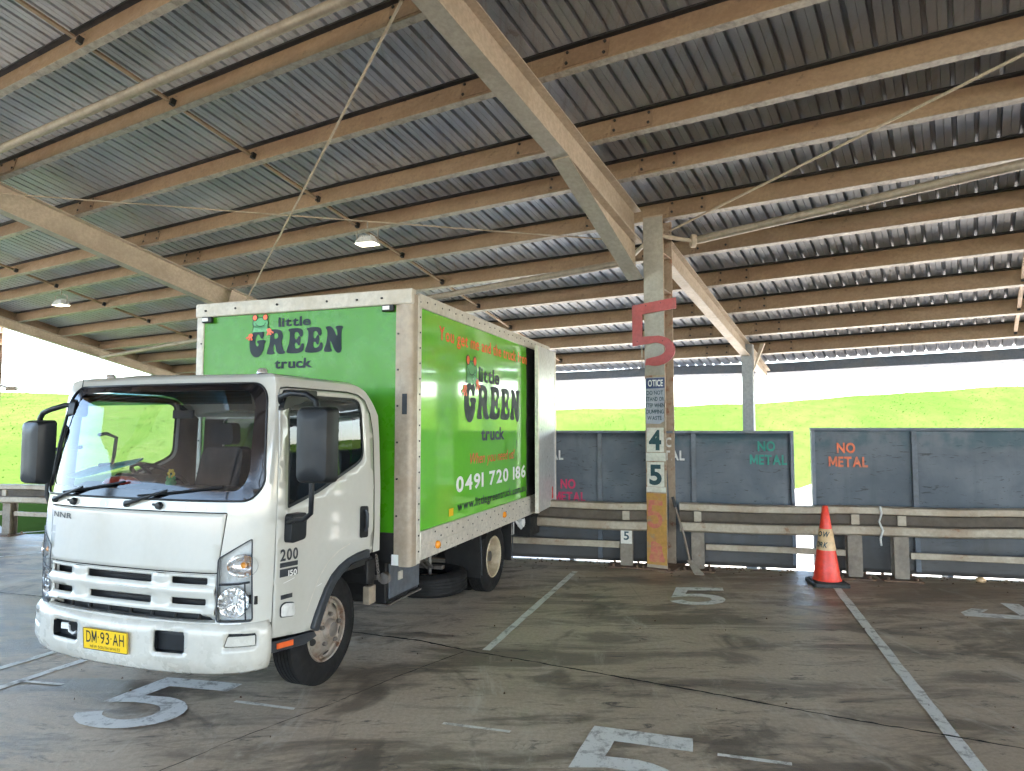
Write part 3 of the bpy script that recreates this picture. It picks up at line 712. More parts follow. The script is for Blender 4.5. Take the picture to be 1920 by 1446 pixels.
o = sign('notice_sign', 'torn blue and white notice wrapped on the column below the red number', 1.87)
mb = MB()
def nf(a, b): return (a, -.004 - .03 * max(0, (a - .06)) - .008 * math.sin(b * 9) * (abs(a) / .13), b)
panel(mb, [(-.125, 0), (.06, -.005), (.12, .03), (.128, .3), (.132, .60), (-.12, .60), (-.13, .25)], [], nf, .04); mb.build('plate', 'noticeblue', o, 60)
mb = MB(); panel(mb, [(-.118, .455), (.13, .46), (.131, .595), (-.115, .592)], [], lambda a, b: (a, nf(a, b)[1] - .003, b), .04); hd = mb.build('heading', 'signblue', o, 60)
def on(a0, b0, k=.006): return lambda a, b: (a0 + a, nf(a0 + a, b0 + b)[1] - k, b0 + b)
text('OTICE', .2, .085, on(-.09, .485), 'whiteink', hd, 'lettering', .02, gap=.06)
for i, (tx, a0, wd) in enumerate((('DO NOT', -.11, .22), ('STAND OR', -.12, .245), ('STEP WHEN', -.12, .25), ('DUMPING', -.115, .235), ('WASTE', -.1, .19))):
    text(tx, wd, .052, on(a0, .375 - i * .082), 'signink', o, 'lettering', .015, gap=.06)
for tx, z, lab in (('4', 1.50, 'white plate with dark number 4 below the notice on the column'), ('5', 1.055, 'white plate with dark number 5 halfway down the column')):
    o = sign('number_plate', lab, z)
    mb = MB(); mb.box((-.118, -.004, 0), (.108, 0, .315)); mb.build('plate', 'signwhite', o, bevel=.002)
    text(tx, .165, .25, lambda a, b: (-.088 + a, -.0065, .035 + b), 'signink', o, 'lettering', .035)
for z0, z1 in ((1.385, 1.49), (.985, 1.05)):
    mb = MB(SH); mb.box((-.13, -.0055, z0), (.13, -.0045, z1), 0, TC); mb.build('pale_patch', 'signwhite', mc)

# ------------------------------------------------------------------ push walls
def push_wall(label, x0, x1, h, stiff, words):
    o = empty('push_wall', wl(x0), WA, label, 'wall', 'grey steel push walls'); L = x1 - x0
    mb = MB(); panel(mb, [(0, .016), (L, .016), (L, h), (0, h)], [], lambda a, b: (a, .012 * math.sin(a * 2.3) * math.sin(b * 2.2) + .006 * math.sin(a * 5.1 + b * 3), b), .12)
    mb.build('steel_plate', 'wall', o, 60, solid=-.012)
    mb = MB(); mb.box((-.003, -.028, h - .004), (L + .003, .07, h + .03)); mb.build('top_rail', 'gutter', o, bevel=.004)
    for x in stiff:
        mb = MB(); mb.box((x - x0 - .03, -.045, .05), (x - x0 + .03, -.016, h - .01)); mb.build('stiffener', 'wallstiff', o, bevel=.004)
    for x in (.02, L - .02):
        mb = MB(); mb.box((x - .02, -.03, .066), (x + .02, .05, h - .008)); mb.build('edge_bar', 'gutter', o)
    for (tx, m, x, z, s_) in words:
        f = lambda a, b, x=x: (x - x0 + a, -.021, b)
        text('NO', .215 * s_, .125, lambda a, b: f(a + .1 * s_, b + z + .175), m, o, 'lettering', .035, gap=.08)
        text('METAL', .455 * s_, .125, lambda a, b: f(a, b + z), m, o, 'lettering', .035, gap=.07)
    # back frame that holds the wall up
    for k in range(int(L // 1.3) + 1):
        mb = MB(); x = .3 + k * 1.25
        if x > L: break
        mb.add([(x - .03, .03, h - .2), (x + .03, .03, h - .2), (x + .03, .03, PIT), (x - .03, .03, PIT), (x - .03, .14, h - .2), (x + .03, .14, h - .2), (x + .03, .3, PIT), (x - .03, .3, PIT)], [(0, 1, 2, 3), (7, 6, 5, 4), (0, 4, 5, 1), (1, 5, 6, 2), (2, 6, 7, 3), (3, 7, 4, 0)]); mb.build('back_strut', 'wallstiff', o)
    return o
push_wall('grey steel push wall behind the numbered column with green and crimson stencils', -3.4, 3.54, 1.745, (-2.3, -.9, 1.05, 2.29), (('', 'stgreen', 3.0, 1.34, 1), ('', 'stmag', .41, .805, .96), ('', 'stwhite', .09, 1.375, 1), ('', 'stwhite', 1.72, 1.385, 1)))
push_wall('grey steel push wall behind the orange cone with an orange stencil', 3.752, 9.6, 1.785, (4.93, 6.35, 7.8), (('', 'storange', 3.95, 1.325, 1),))
push_wall('grey steel push wall farthest to the right, without any stencilled words', 9.8, 15.5, 1.785, (11, 12.4, 13.8), ())

# ------------------------------------------------------------------ guard rails
def rail_prof(z0, z1):
    h = z1 - z0; P = [(0, 0), (-.075, .05), (-.085, .09), (-.085, .31), (-.075, .35), (-.015, .40), (-.015, .69), (-.075, .74), (-.085, .77), (-.085, .95), (-.075, .98), (0, 1)]
    P = [(y, z0 + z * h) for y, z in P]
    return P + [(y + .006, z) for y, z in P[::-1]]
def guard_rail(label, beams, posts, lows, rot=0.0):
    o = empty('guard_rail', B0, BA, label, 'guard rail', 'steel guard rails along the slab edge')
    for i, (x0, x1, za, zb, zc, zd) in enumerate(beams):
        mb = MB(); k = .008 * (i % 2); A = rail_prof(za, zb); Bp = rail_prof(zc, zd); n = len(A)
        K = max(1, int((x1 - x0) / .4)); vs = []
        for q in range(K + 1):
            u = q / K; dz = .008 * math.sin(x0 * 3 + q * 1.1)
            vs += [(x0 + (x1 - x0) * u, a[0] - k + dz * .6, a[1] * (1 - u) + b[1] * u + dz) for a, b in zip(A, Bp)]
        mb.add(vs, [(q * n + j, q * n + (j + 1) % n, (q + 1) * n + (j + 1) % n, (q + 1) * n + j) for q in range(K) for j in range(n)] + [tuple(range(n)), tuple(K * n + j for j in range(n))[::-1]])
        mb.m = [1 if (len(f) == 4 and f[0] % n in (4, 5, 6)) else 0 for f in mb.f]
        mb.build('rail_beam', ['galv', 'grime'], o)
    for x, h in posts:
        mb = MB(); wd = .16; mb.box((x - wd / 2, 0.008, .016), (x + wd / 2, .02, h)); mb.box((x - wd / 2, .14, .016), (x + wd / 2, .152, h)); mb.box((x - .006, .0205, .016), (x + .006, .1395, h))
        p = mb.build('post', 'post', o)
        mb = MB(); mb.box((x - .23, -.10, .001), (x + .2, .22, .0155))
        for sx in (-.17, .14):
            for y in (-.05, .18): mb.tube([(x + sx, y, .015), (x + sx, y, .045)], .018, 6)
        mb.build('base_plate', 'rust', p)
        mb = MB(); mb.box((x - .045, -.045, h + .004), (x + .045, .012, h + .26)); mb.build('bracket', 'galv', p)
        mb = MB()
        for zz in (h + .10, h + .05): mb.tube([(x, -.03, zz), (x, -.06, zz)], .014, 6)
        mb.build('bolt', 'dark', p)
    for x0, x1, z0, z1 in lows:
        mb = MB(); mb.box((x0, .03, z0), (x1, .075, z1)); mb.build('lower_rail', 'galv', o, bevel=.006)
    return o
guard_rail('long weathered guard rail left of the numbered column, passing behind the truck', [(-16, -11.2, .55, .865, .55, .865), (-11.3, -7.0, .55, .865, .54, .86), (-7.1, -2.9, .54, .86, .5, .845), (-3.0, .27, .49, .845, .475, .845)],
    [(0.0, .50), (-2.45, .5), (-4.9, .5), (-7.4, .52), (-10.33, .54), (-13, .54)], [(-2.3, -.09, .235, .32), (-10.2, -7.5, .33, .40), (-15, -10.45, .33, .4)])
guard_rail('weathered guard rail right of the numbered column, behind the orange cone', [(.68, 2.5, .475, .85, .50, .865), (2.42, 4.05, .50, .865, .53, .88), (3.97, 8.5, .53, .88, .58, .90)],
    [(.904, .51), (2.74, .515), (3.247, .52), (5.6, .53), (7.6, .53)], [(1.0, 2.64, .255, .33), (3.35, 5.5, .25, .325), (5.7, 8.4, .25, .325)])
BF = fr(B0, BA)
o = empty('post_number', BF(0, .0065, .30), BA, 'small white plate with number 5 on the post left of the column', 'sign')
mb = MB(); mb.box((-.072, -.004, 0), (.072, 0, .20)); mb.build('plate', 'signwhite', o); text('5', .07, .11, lambda a, b: (-.035 + a, -.006, .05 + b), 'signink', o, 'lettering', .02)
mb = MB(BF(0, 0, 0)); mb.tube([BF(3.0, -.1, .88), BF(3.01, -.115, .80), BF(2.985, -.1, .7), BF(3.02, -.115, .6), BF(2.99, -.11, .5), BF(3.0, -.1, .42)], .012, 8)
o = mb.build('tie_strap', 'stwhite', None, 50); o.location = BF(0, 0, 0); tag(o, 'pale cloth strap tied round the guard rail right of the cone', 'strap')
mb = MB(BF(5, 0, 0)); mb.lathe([(.0, .03), (.025, .035), (.05, .018), (.055, .0), (.04, -.02), (0, -.022)], BF(4.1, .10, .03), 'z', 10)
o = mb.build('plastic_tub', 'conewhite', None, 60); o.location = BF(5, 0, 0); tag(o, 'small cream lump of rubbish by the last guard rail post', 'rubbish')

# ------------------------------------------------------------------ cone, scraper
o = empty('traffic_cone', (3.668, 7.83, 0), R(-8), 'orange traffic cone with cream sleeve standing before the guard rail', 'cone')
mb = MB(); P = rounded([(-.2, -.2), (.2, -.2), (.2, .2), (-.2, .2)], .05); mb.prism(P, lambda a, b: (a, b, .002), lambda a, b: (a * .98, b * .98, .04)); mb.prism(P, lambda a, b: (a * .9, b * .9, .0395), lambda a, b: (a * .82, b * .82, .055)); mb.build('base', 'conebase', o, bevel=.004)
rad = lambda z: .150 - (z - .05) * (.150 - .030) / .86
mb = MB(); mb.lathe([(rad(.05) + .012, .05), (rad(.09), .09)] + [(rad(z), z) for z in (.3, .5, .7, .895)] + [(.022, .905), (.0, .906)], (0, 0, 0), 'z', 40); mb.build('cone_body', 'conered', o, 50)
mb = MB(); mb.lathe([(rad(.40) + .001, .402), (rad(.40) + .004, .40), (rad(.64) + .004, .64), (rad(.64) + .001, .642)], (0, 0, 0), 'z', 40); sl = mb.build('sleeve', 'conewhite', o, 50)
def cw(ang, z):
    def f(a, b):
        r = rad(z + b) + .0065; t = R(ang) + a / r; return (r * math.sin(t), -r * math.cos(t), z + b)
    return f
for tx, z, wd in (('SLOW', .555, .2), ('WORK', .435, .21)): text(tx, wd, .06, cw(-130, z), 'signink', sl, 'lettering', .03)
a0 = BF(.60, -.075, .92); a1 = Vector((2.255, 8.36, .0))
o = empty('scraper', a1, 0, 'long handled floor scraper leaning on the right side of the column', 'scraper')
mb = MB(a1); mb.tube([a0, a0.lerp(a1, .15), a0.lerp(a1, .5) + Vector((.012, 0, 0)), a0.lerp(a1, .84)], .014, 10); mb.build('handle', 'wood', o, 50)
mb = MB(a1); mb.tube([a0 + (a0 - a1) * .01, a0.lerp(a1, .13)], .019, 10); mb.build('grip', 'dark', o, 50)
mb = MB(a1); d = (a1 - a0).normalized(); sx = Vector((.95, -.3, 0)).normalized(); c0 = a0.lerp(a1, .83); c1 = a1 + Vector((.05, -.09, .006)); up = Vector((0, 0, .006))
mb.add([c0 - sx * .035, c0 + sx * .035, c1 + sx * .06, c1 - sx * .06, c0 - sx * .035 + up, c0 + sx * .035 + up, c1 + sx * .06 + up, c1 - sx * .06 + up], [(0, 1, 2, 3), (7, 6, 5, 4), (0, 4, 5, 1), (1, 5, 6, 2), (2, 6, 7, 3), (3, 7, 4, 0)]); mb.build('blade', 'post', o)

# ------------------------------------------------------------------ lamps
def floodlight(q, label):
    o = empty('floodlight', q, R(-20), label, 'light', 'floodlights under the roof')
    mb = MB(); P = rounded([(-.16, -.11), (.16, -.11), (.16, .11), (-.16, .11)], .03); mb.prism(P, lambda a, b: (a * 1.08, b * 1.08, -.05), lambda a, b: (a * .7, b * .7, .045)); hs = mb.build('housing', 'lampgrey', o, bevel=.004)
    mb = MB(); 
    for k in range(7): mb.box((-.09 + k * .03 - .004, -.06, .045), (-.09 + k * .03 + .004, .06, .075))
    mb.build('fins', 'lampgrey', hs)
    mb = MB(); mb.prism(P, lambda a, b: (a * .95, b * .95, -.0535), lambda a, b: (a * .95, b * .95, -.0505)); mb.build('lens', 'lampglow', o)
    mb = MB(); 
    for sx in (-1, 1): mb.tube([(sx * .185, 0, -.02), (sx * .185, 0, .17), (sx * .05, 0, .19)], .010, 8)
    mb.tube([(0, 0, .18), (0, 0, .30)], .012, 8); mb.build('bracket', 'lip', o, 40); return o
floodlight(rf(-1.0, 4.12, -.30), 'lit floodlight hanging under the roof above the box body of the truck')
floodlight(rf(-.78, 13.35, -.30), 'lit floodlight hanging under the roof near the open left end')
q = rf(0, 17.98); C = Vector((q.x, q.y, 2.83)); o = empty('wall_lamp', C + Vector((.45, -.25, 0)), R(20), 'small grey lamp on an arm from the far left column', 'light')
mb = MB(); mb.box((-.11, -.09, -.06), (.13, .09, .05)); mb.build('housing', 'galv', o, bevel=.015)
mb = MB(); mb.tube([(-.6, .1, .05), (-.25, .05, .08), (-.1, 0, .03)], .03, 8); mb.build('arm', 'lip', o, 40)

# ------------------------------------------------------------------ the truck (x to the passenger side, y rearwards, z up)
A_ = R(19.1); EX = Vector((math.cos(A_), -math.sin(A_), 0)); EY = Vector((math.sin(A_), math.cos(A_), 0)); YO = 6.0
truck = empty('box_truck', EX * -3.67 + EY * YO, -A_, 'white cab truck with a bright green box body parked under the shed', 'truck')
TO = (0, YO, 0)
def tm(): return MB(TO)
# cab skin: plan outline unrolled to arc length u, height z
WID, DEP, NE, YF = .91, .30, 2.9, 3.24
tt = np.linspace(0, math.pi / 2, 400); xn = WID * np.sin(tt) ** (2 / NE); yn = DEP * (1 - np.cos(tt) ** (2 / NE))
yl = np.linspace(DEP, 1.6, 200)[1:]; xn = np.concatenate([xn, np.full(len(yl), WID)]); yn = np.concatenate([yn, yl])
ul = np.concatenate([[0], np.cumsum(np.hypot(np.diff(xn), np.diff(yn)))])
def UX(x): return math.copysign(float(np.interp(abs(x), xn[:400], ul[:400])), x)
def UY(y): return float(np.interp(y - YF, yn, ul))
def yfront(z): return float(np.interp(z, [.2, .64, .95, 1.30, 1.37, 1.7, 2.0, 2.11, 2.16], [3.225, 3.235, 3.232, 3.25, 3.262, 3.335, 3.42, 3.46, 3.50]))
def width(z): return float(np.interp(z, [.2, .6, 1.0, 1.35, 1.7, 2.0, 2.11, 2.16], [.895, .905, .91, .91, .897, .876, .865, .84]))
def SK(u, z, off=0.0):
    a = abs(u); x = float(np.interp(a, ul, xn)); y = float(np.interp(a, ul, yn)); yr = YF + y
    t = min(1, max(0, (yr - 3.26) / .29)); k = 1 - t * t * (3 - 2 * t)
    if a > 1e-6:
        e = .004; dx = float(np.interp(a + e, ul, xn)) - float(np.interp(a - e if a > e else 0, ul, xn)); dy = float(np.interp(a + e, ul, yn)) - float(np.interp(a - e if a > e else 0, ul, yn))
    else: dx, dy = 1, 0
    L = math.hypot(dx, dy) or 1
    return (math.copysign(1, u) * (x * width(z) / WID + dy / L * off) * 1.055 - .05, yr - .02 * k + (yfront(z) - YF) * k - dx / L * off, z)
def sk(off=0.0): return lambda u, z: SK(u, z, off)
def mir(p): return [(-a, b) for a, b in p][::-1]
UR = UY(4.73)
def ztop(y): return 2.15 - .235 * max(0, (y - 4.40) / .33) ** 2.2
ARCH = [(3.890, .455), (3.93, .53), (3.975, .60), (4.03, .675), (4.10, .745), (4.18, .79), (4.27, .82), (4.40, .838), (4.73, .842)]
DOOR = [(3.466, .52)] + [(3.72, .478)] + ARCH[:-1] + [(4.615, .841), (4.635, 1.0), (4.632, 1.80), (4.60, 1.93), (4.53, 2.03), (4.44, 2.07), (4.3, 2.085), (3.60, 2.085), (3.535, 2.075), (3.50, 2.03), (3.478, 1.3)]
dU = lambda p: [(UY(a), b) for a, b in p]
def inset(poly, d):
    n = len(poly); ar = sum(poly[i][0] * poly[(i + 1) % n][1] - poly[(i + 1) % n][0] * poly[i][1] for i in range(n)); sg = 1 if ar > 0 else -1; out = []
    for i in range(n):
        a = Vector(poly[i - 1]); p = Vector(poly[i]); b = Vector(poly[(i + 1) % n]); e = (p - a); f = (b - p)
        n1 = Vector((-e.y, e.x)).normalized() * sg; n2 = Vector((-f.y, f.x)).normalized() * sg; m = (n1 + n2)
        if m.length < 1e-6: m = n1
        m.normalize(); out.append(tuple(p + m * d / max(.35, m.dot(n1))))
    return out
top = [(UY(y), ztop(y)) for y in np.linspace(4.73, 4.40, 9)]
right = [(UX(.62), .615), (UX(.80), .625), (UY(3.462), .625), (UY(3.474), 1.3), (UY(3.496), 2.04), (UY(3.533), 2.082), (UY(3.60), 2.092), (UY(4.3), 2.092), (UY(4.45), 2.077), (UY(4.545), 2.035), (UY(4.61), 1.935), (UY(4.641), 1.80), (UY(4.644), 1.0), (UY(4.624), .842), (UR, .843)]
outline = right + top + mir(top) + mir(right)
WS = rounded([(UX(-.815), 1.372), (UX(.815), 1.372), (UX(.872), 1.47), (UX(.848), 2.04), (UX(.785), 2.112), (UX(-.785), 2.112), (UX(-.848), 2.04), (UX(-.872), 1.47)], .05, 4)
BON = rounded([(UX(-.668), .937), (UX(.668), .937), (UX(.705), 1.305), (UX(-.705), 1.305)], .012, 2)
HL = rounded([(UX(.668), .652), (UY(3.372), .652), (UY(3.362), 1.145), (UX(.668), 1.03)], [.02, .02, .012, .02], 3)
GR = rounded([(UX(-.661), .645), (UX(.661), .645), (UX(.661), .932), (UX(-.661), .932)], .008, 2)
mb = tm(); panel(mb, outline, [WS, BON, HL, mir(HL), GR], sk(), .045)
# roof cap
ring = [SK(u, z) for u, z in (top + mir(top))]; front = []
us = np.linspace(UY(4.40), -UY(4.40), 80)
base = [SK(a, b) for a, b in top[:-1]] + [SK(u, 2.15) for u in us] + [SK(a, b) for a, b in mir(top)[1:]]
nb = len(base); cx, cy = 0, 4.12; rings = [base]
for k, (f_, h) in enumerate(((.965, .018), (.90, .030), (.8, .038), (.55, .045), (.25, .05))):
    rings.append([(cx + (p[0] - cx) * f_, cy + (p[1] - cy) * (f_ if p[1] < 4.3 else 1 - (1 - f_) * .9), p[2] + h + (0 if k > 6 else .01 * math.sin((p[0] + .91) * 3.45) * (k > 1))) for p in base])
vs = [p for r_ in rings for p in r_]; fs = [(i * nb + j, i * nb + j + 1, (i + 1) * nb + j + 1, (i + 1) * nb + j) for i in range(len(rings) - 1) for j in range(nb - 1)]
fs.append(tuple((len(rings) - 1) * nb + j for j in range(nb)))
for i in range(len(rings) - 1): fs.append((i * nb, (i + 1) * nb, (i + 1) * nb + nb - 1, i * nb + nb - 1))
mb.add(vs, fs)
# back wall with a small rear window
RW = rounded([(.16, 1.52), (.66, 1.52), (.66, 1.9), (.16, 1.9)], .05)
bo = [(-.90, .843), (.90, .843), (.905, 1.3), (.88, 1.915), (-.88, 1.915), (-.905, 1.3)]
panel(mb, bo, [RW, mir(RW)], lambda a, b: (a, 4.728, b), .15)
body = mb.build('cab_body', 'white', truck, 35)
mb = tm(); panel(mb, inset(RW, -.01), [], lambda a, b: (a, 4.722, b), .2); panel(mb, inset(mir(RW), -.01), [], lambda a, b: (a, 4.722, b), .2); mb.build('rear_window', 'glassd', truck)
# inner lining seen through the seams and inside the cab
mb = tm()
lin = [(UX(.5), .62), (UY(3.44), .56), (UY(3.88), .50)] + [(UY(a + .01), b + .012) for a, b in ARCH] + [(UR - .01, 1.9), (UY(4.45), 2.06)]
WIN = [(3.572, 1.30), (3.92, 1.378), (4.20, 1.47), (4.40, 1.535), (4.475, 1.575), (4.50, 1.63), (4.497, 1.93), (4.47, 2.02), (4.40, 2.045), (3.72, 2.045), (3.645, 2.02), (3.60, 1.93)]
WIN = rounded(WIN, .03, 3)
panel(mb, lin + mir(lin), [inset(WS, .03), inset(dU(WIN), -.012), mir(inset(dU(WIN), -.012)), inset(HL, -.001), mir(inset(HL, -.001)), inset(GR, .012)], sk(-.028), .06)
panel(mb, inset(bo, .02), [RW, mir(RW)], lambda a, b: (a, 4.70, b), .2); mb.build('cab_lining', 'lining', truck, 60)
# bonnet panel and cowl
mb = tm(); panel(mb, inset(BON, .0075), [], sk(.001), .05); bon = mb.build('bonnet', 'white', truck, 60, solid=.01)
fN = lambda a, b: tuple(Vector(SK(UX(-.665) + a, 1.225 + b - a * .03, .004)) - Vector(TO))
text('NNR', .20, .036, fN, 'plasg', bon, 'lettering', .012, gap=.16)
mb = tm()
for x, wd in ((-.40, .035), (-.20, .10), (-.02, .11), (.42, .05), (.55, .03)):
    for k in range(5):
        u = UX(x + wd * (random.random() - .5)); h = random.uniform(.008, .03); d_ = random.uniform(.004, .014)
        decal(mb, [(u, 1.32), (u + d_, 1.319), (u + d_ * 1.3, 1.32 + h), (u + .002, 1.322 + h)], sk(.002))
mb.build('flaked_paint', 'lampgrey', body)
# windscreen: black border, glass, sun band
mb = tm(); panel(mb, inset(WS, .003), [rounded([(UX(-.75), 1.43), (UX(.75), 1.43), (UX(.795), 1.52), (UX(.775), 1.98), (UX(.72), 2.065), (UX(-.72), 2.065), (UX(-.775), 1.98), (UX(-.795), 1.52)], .05, 4)], sk(-.002), .045); ws = mb.build('windscreen_border', 'frit', truck, 60)
mb = tm(); panel(mb, inset(WS, .012), [], sk(-.006), .05); wsg = mb.build('windscreen', 'glass', truck, 60)
mb = tm(); panel(mb, [(UX(-.75), 1.975), (UX(.75), 1.975), (UX(.72), 2.063), (UX(-.72), 2.063)], [], sk(-.010), .06); mb.build('sun_band', 'sunband', wsg, 60)
mb = tm(); p = [SK(a, b, .002) for a, b in dense(WS, .05)]; mb.tube(p + p[:1], .007, 6); mb.build('windscreen_seal', 'plast', ws, 60)
# wipers and washer jets
for x0, x1, z1 in ((-.66, -.05, 1.475), (.0, .66, 1.46)):
    mb = tm(); a = Vector(SK(UX(x0), 1.338, .02)); b = Vector(SK(UX((x0 + x1) / 2 - .02), 1.432, .035)); mb.tube([SK(UX(x0), 1.338, 0), a], .022, 10); mb.tube([a, a.lerp(b, .4) + Vector((0, -.01, 0)), b], [.016, .012, .008], 8)
    mb.tube([SK(UX(x0 + .08 + (x1 - x0 - .08) * k / 10), 1.392 + (z1 - 1.392) * (k / 10) ** 1.15, .014) for k in range(11)], .008, 6); mb.build('wiper', 'plast', truck, 50)
for x in (-.46, .25):
    mb = tm(); c = Vector(SK(UX(x), 1.335, .008)); mb.lathe([(.0, -.02), (.02, -.018), (.026, 0), (.02, .012), (0, .014)], c, 'y', 12); mb.tube([c, c + Vector((-.045, -.01, .008))], [.012, .007], 8); mb.build('washer_jet', 'plast', truck, 50)
# grille
SL = [[(-.637, .872), (-.435, .872), (-.435, .912), (-.637, .912)], [(-.292, .868), (.222, .868), (.222, .912), (-.292, .912)], [(.368, .872), (.607, .872), (.607, .912), (.368, .912)],
      [(-.628, .748), (-.43, .748), (-.43, .786), (-.628, .786)], [(-.272, .742), (.222, .742), (.222, .784), (-.272, .784)], [(.37, .748), (.60, .748), (.60, .786), (.37, .786)]]
gh = [rounded([(UX(a), b) for a, b in q], .008, 2) for q in SL]
def gsurf(u, z):
    bar = math.exp(-((z - .828) / .026) ** 2) * .022 + math.exp(-((z - .705) / .022) ** 2) * .022
    x = u; post = (math.exp(-((x + .362) / .045) ** 4) + math.exp(-((x - .296) / .045) ** 4)) * (.010 if z < .90 else .012) * (1 if z > .72 else .3)
    low = -.045 * sstep(.69, .655, z)
    return SK(u, z, max(bar, post) - .004 + float(low))
go = [(UX(-.656), .650), (UX(-.60), .650), (UX(-.545), .706), (UX(.58), .706), (UX(.625), .650), (UX(.656), .650), (UX(.656), .928), (UX(-.656), .928)]
mb = tm(); panel(mb, go, gh, gsurf, .022); gr = mb.build('grille', 'white', truck, 50, solid=.012)
mb = tm(); panel(mb, [(UX(-.7), .56), (UX(.7), .56), (UX(.7), .95), (UX(-.7), .95)], [], sk(-.07), .1)
for k in range(9): mb.tube([SK(UX(-.6), .60 + k * .04, -.062), SK(UX(0), .60 + k * .04, -.062), SK(UX(.6), .60 + k * .04, -.062)], .006, 6)
for k in range(7): x = -.5 + k * .17; mb.tube([SK(UX(x), .58, -.045), SK(UX(x + .03), .70, -.04)], .012, 6)
mb.build('radiator', 'chas', gr)
mb = tm(); mb.tube([SK(UX(-.05 + k * .045), .835 + [.006, .004, .0, -.006, -.008, -.004, .006, .010, .010, .008][k], .0195) for k in range(10)], .0016, 5); mb.build('crack', 'lampgrey', gr)
# bumper
def bsurf(u, z, off=0.0):
    e = .055 * max(0, (abs(z - .49) - .085) / .075) ** 2.2 + .014 * float(sstep(.43, .40, z)); bow = .028 * (1 - min(1, (abs(u) / .95)) ** 2)
    x, y, zz = SK(u * .985, .6, .028 - e + off); return (x * 1.012, y, z - bow * (1 if z < .5 else .15) + .012 * (z > .58) * math.sin(abs(u) * 2.4))
HK = [rounded([(UX(-.555), .485), (UX(-.325), .485), (UX(-.325), .578), (UX(-.555), .578)], .018), rounded([(UX(.272), .485), (UX(.495), .485), (UX(.495), .585), (UX(.272), .585)], .018)]
FG = rounded([(UX(.725), .512), (UX(.868), .512), (UX(.868), .582), (UX(.745), .582)], .012); FGs = [FG, mir(FG)]
ub = UY(3.455)
mb = tm(); panel(mb, [(-ub, .355), (ub, .355), (ub, .648), (-ub, .648)], HK + FGs, bsurf, .028); bp = mb.build('bumper', 'bumperw', truck, 50, solid=.02)
for h in HK:
    mb = tm(); panel(mb, inset(h, -.015), [], lambda u, z: bsurf(u, z, -.045), .06); mb.add([bsurf(a, b, k) for k in (-.001, -.046) for a, b in h], [(i, (i + 1) % len(h), (i + 1) % len(h) + len(h), i + len(h)) for i in range(len(h))]); mb.build('tow_recess', 'plast', bp)
mb = tm(); c = Vector(bsurf(UX(-.41), .53, -.02)); mb.tube([c + Vector((-.02, 0, .01)), c + Vector((.0, -.01, -.02)), c + Vector((.03, -.012, -.032)), c + Vector((.06, -.01, -.02))], .008, 8); mb.box((c.x - .075, c.y - .012, c.z - .01), (c.x - .015, c.y - .004, c.z + .03)); mb.build('tow_hook', 'lampgrey', bp)
for q in FGs:
    mb = tm(); panel(mb, inset(q, .006), [], lambda u, z: bsurf(u, z, -.002), .03); mb.build('fog_lamp_cover', 'bumperw', bp, 60)
    mb = tm(); panel(mb, inset(q, -.01), [], lambda u, z: bsurf(u, z, -.022), .04); mb.build('cover_recess', 'plast', bp)
# number plate
def pf(a, b): x, y, z = bsurf(UX(-.065), .505, .0); return (x - .186 + a, y - .022 + (b - .06) * -.06, .428 + b - a * .005)
mb = tm(); PL = rounded([(0, 0), (.372, 0), (.372, .134), (0, .134)], .01, 3); mb.prism(PL, pf, lambda a, b: tuple(Vector(pf(a, b)) + Vector((0, .004, 0)))); pl = mb.build('number_plate', 'yellow', bp)
pl['label'] = 'yellow number plate with black characters'
pd = lambda a, b: tuple(Vector(pf(a, b)) + Vector((0, -.0015, 0)))
mb = tm(); o_ = PL; i_ = inset(PL, .004); mb.add([pd(*q) for q in o_] + [pd(*q) for q in i_], [(k, (k + 1) % len(o_), (k + 1) % len(o_) + len(o_), k + len(o_)) for k in range(len(o_))]); mb.build('plate_border', 'navy', pl)
def tfm(fn): return lambda a, b: tuple(Vector(fn(a, b)) - Vector(TO))
for tx, a0, wd in (('DM', .028, .088), ('93', .148, .075), ('AH', .252, .092)): text(tx, wd, .075, tfm(lambda a, b, a0=a0: pd(a0 + a, .045 + b)), 'navy', pl, 'lettering', .004, gap=.13)
mb = tm()
for a in (.132, .238): decal(mb, ell(a, .083, .0045, .0045, 10), pd)
mb.build('separator_dot', 'navy', pl)
text('NEW SOUTH WALES', .25, .019, tfm(lambda a, b: pd(.06 + a, .012 + b)), 'navy', pl, 'lettering', .0, gap=.12)
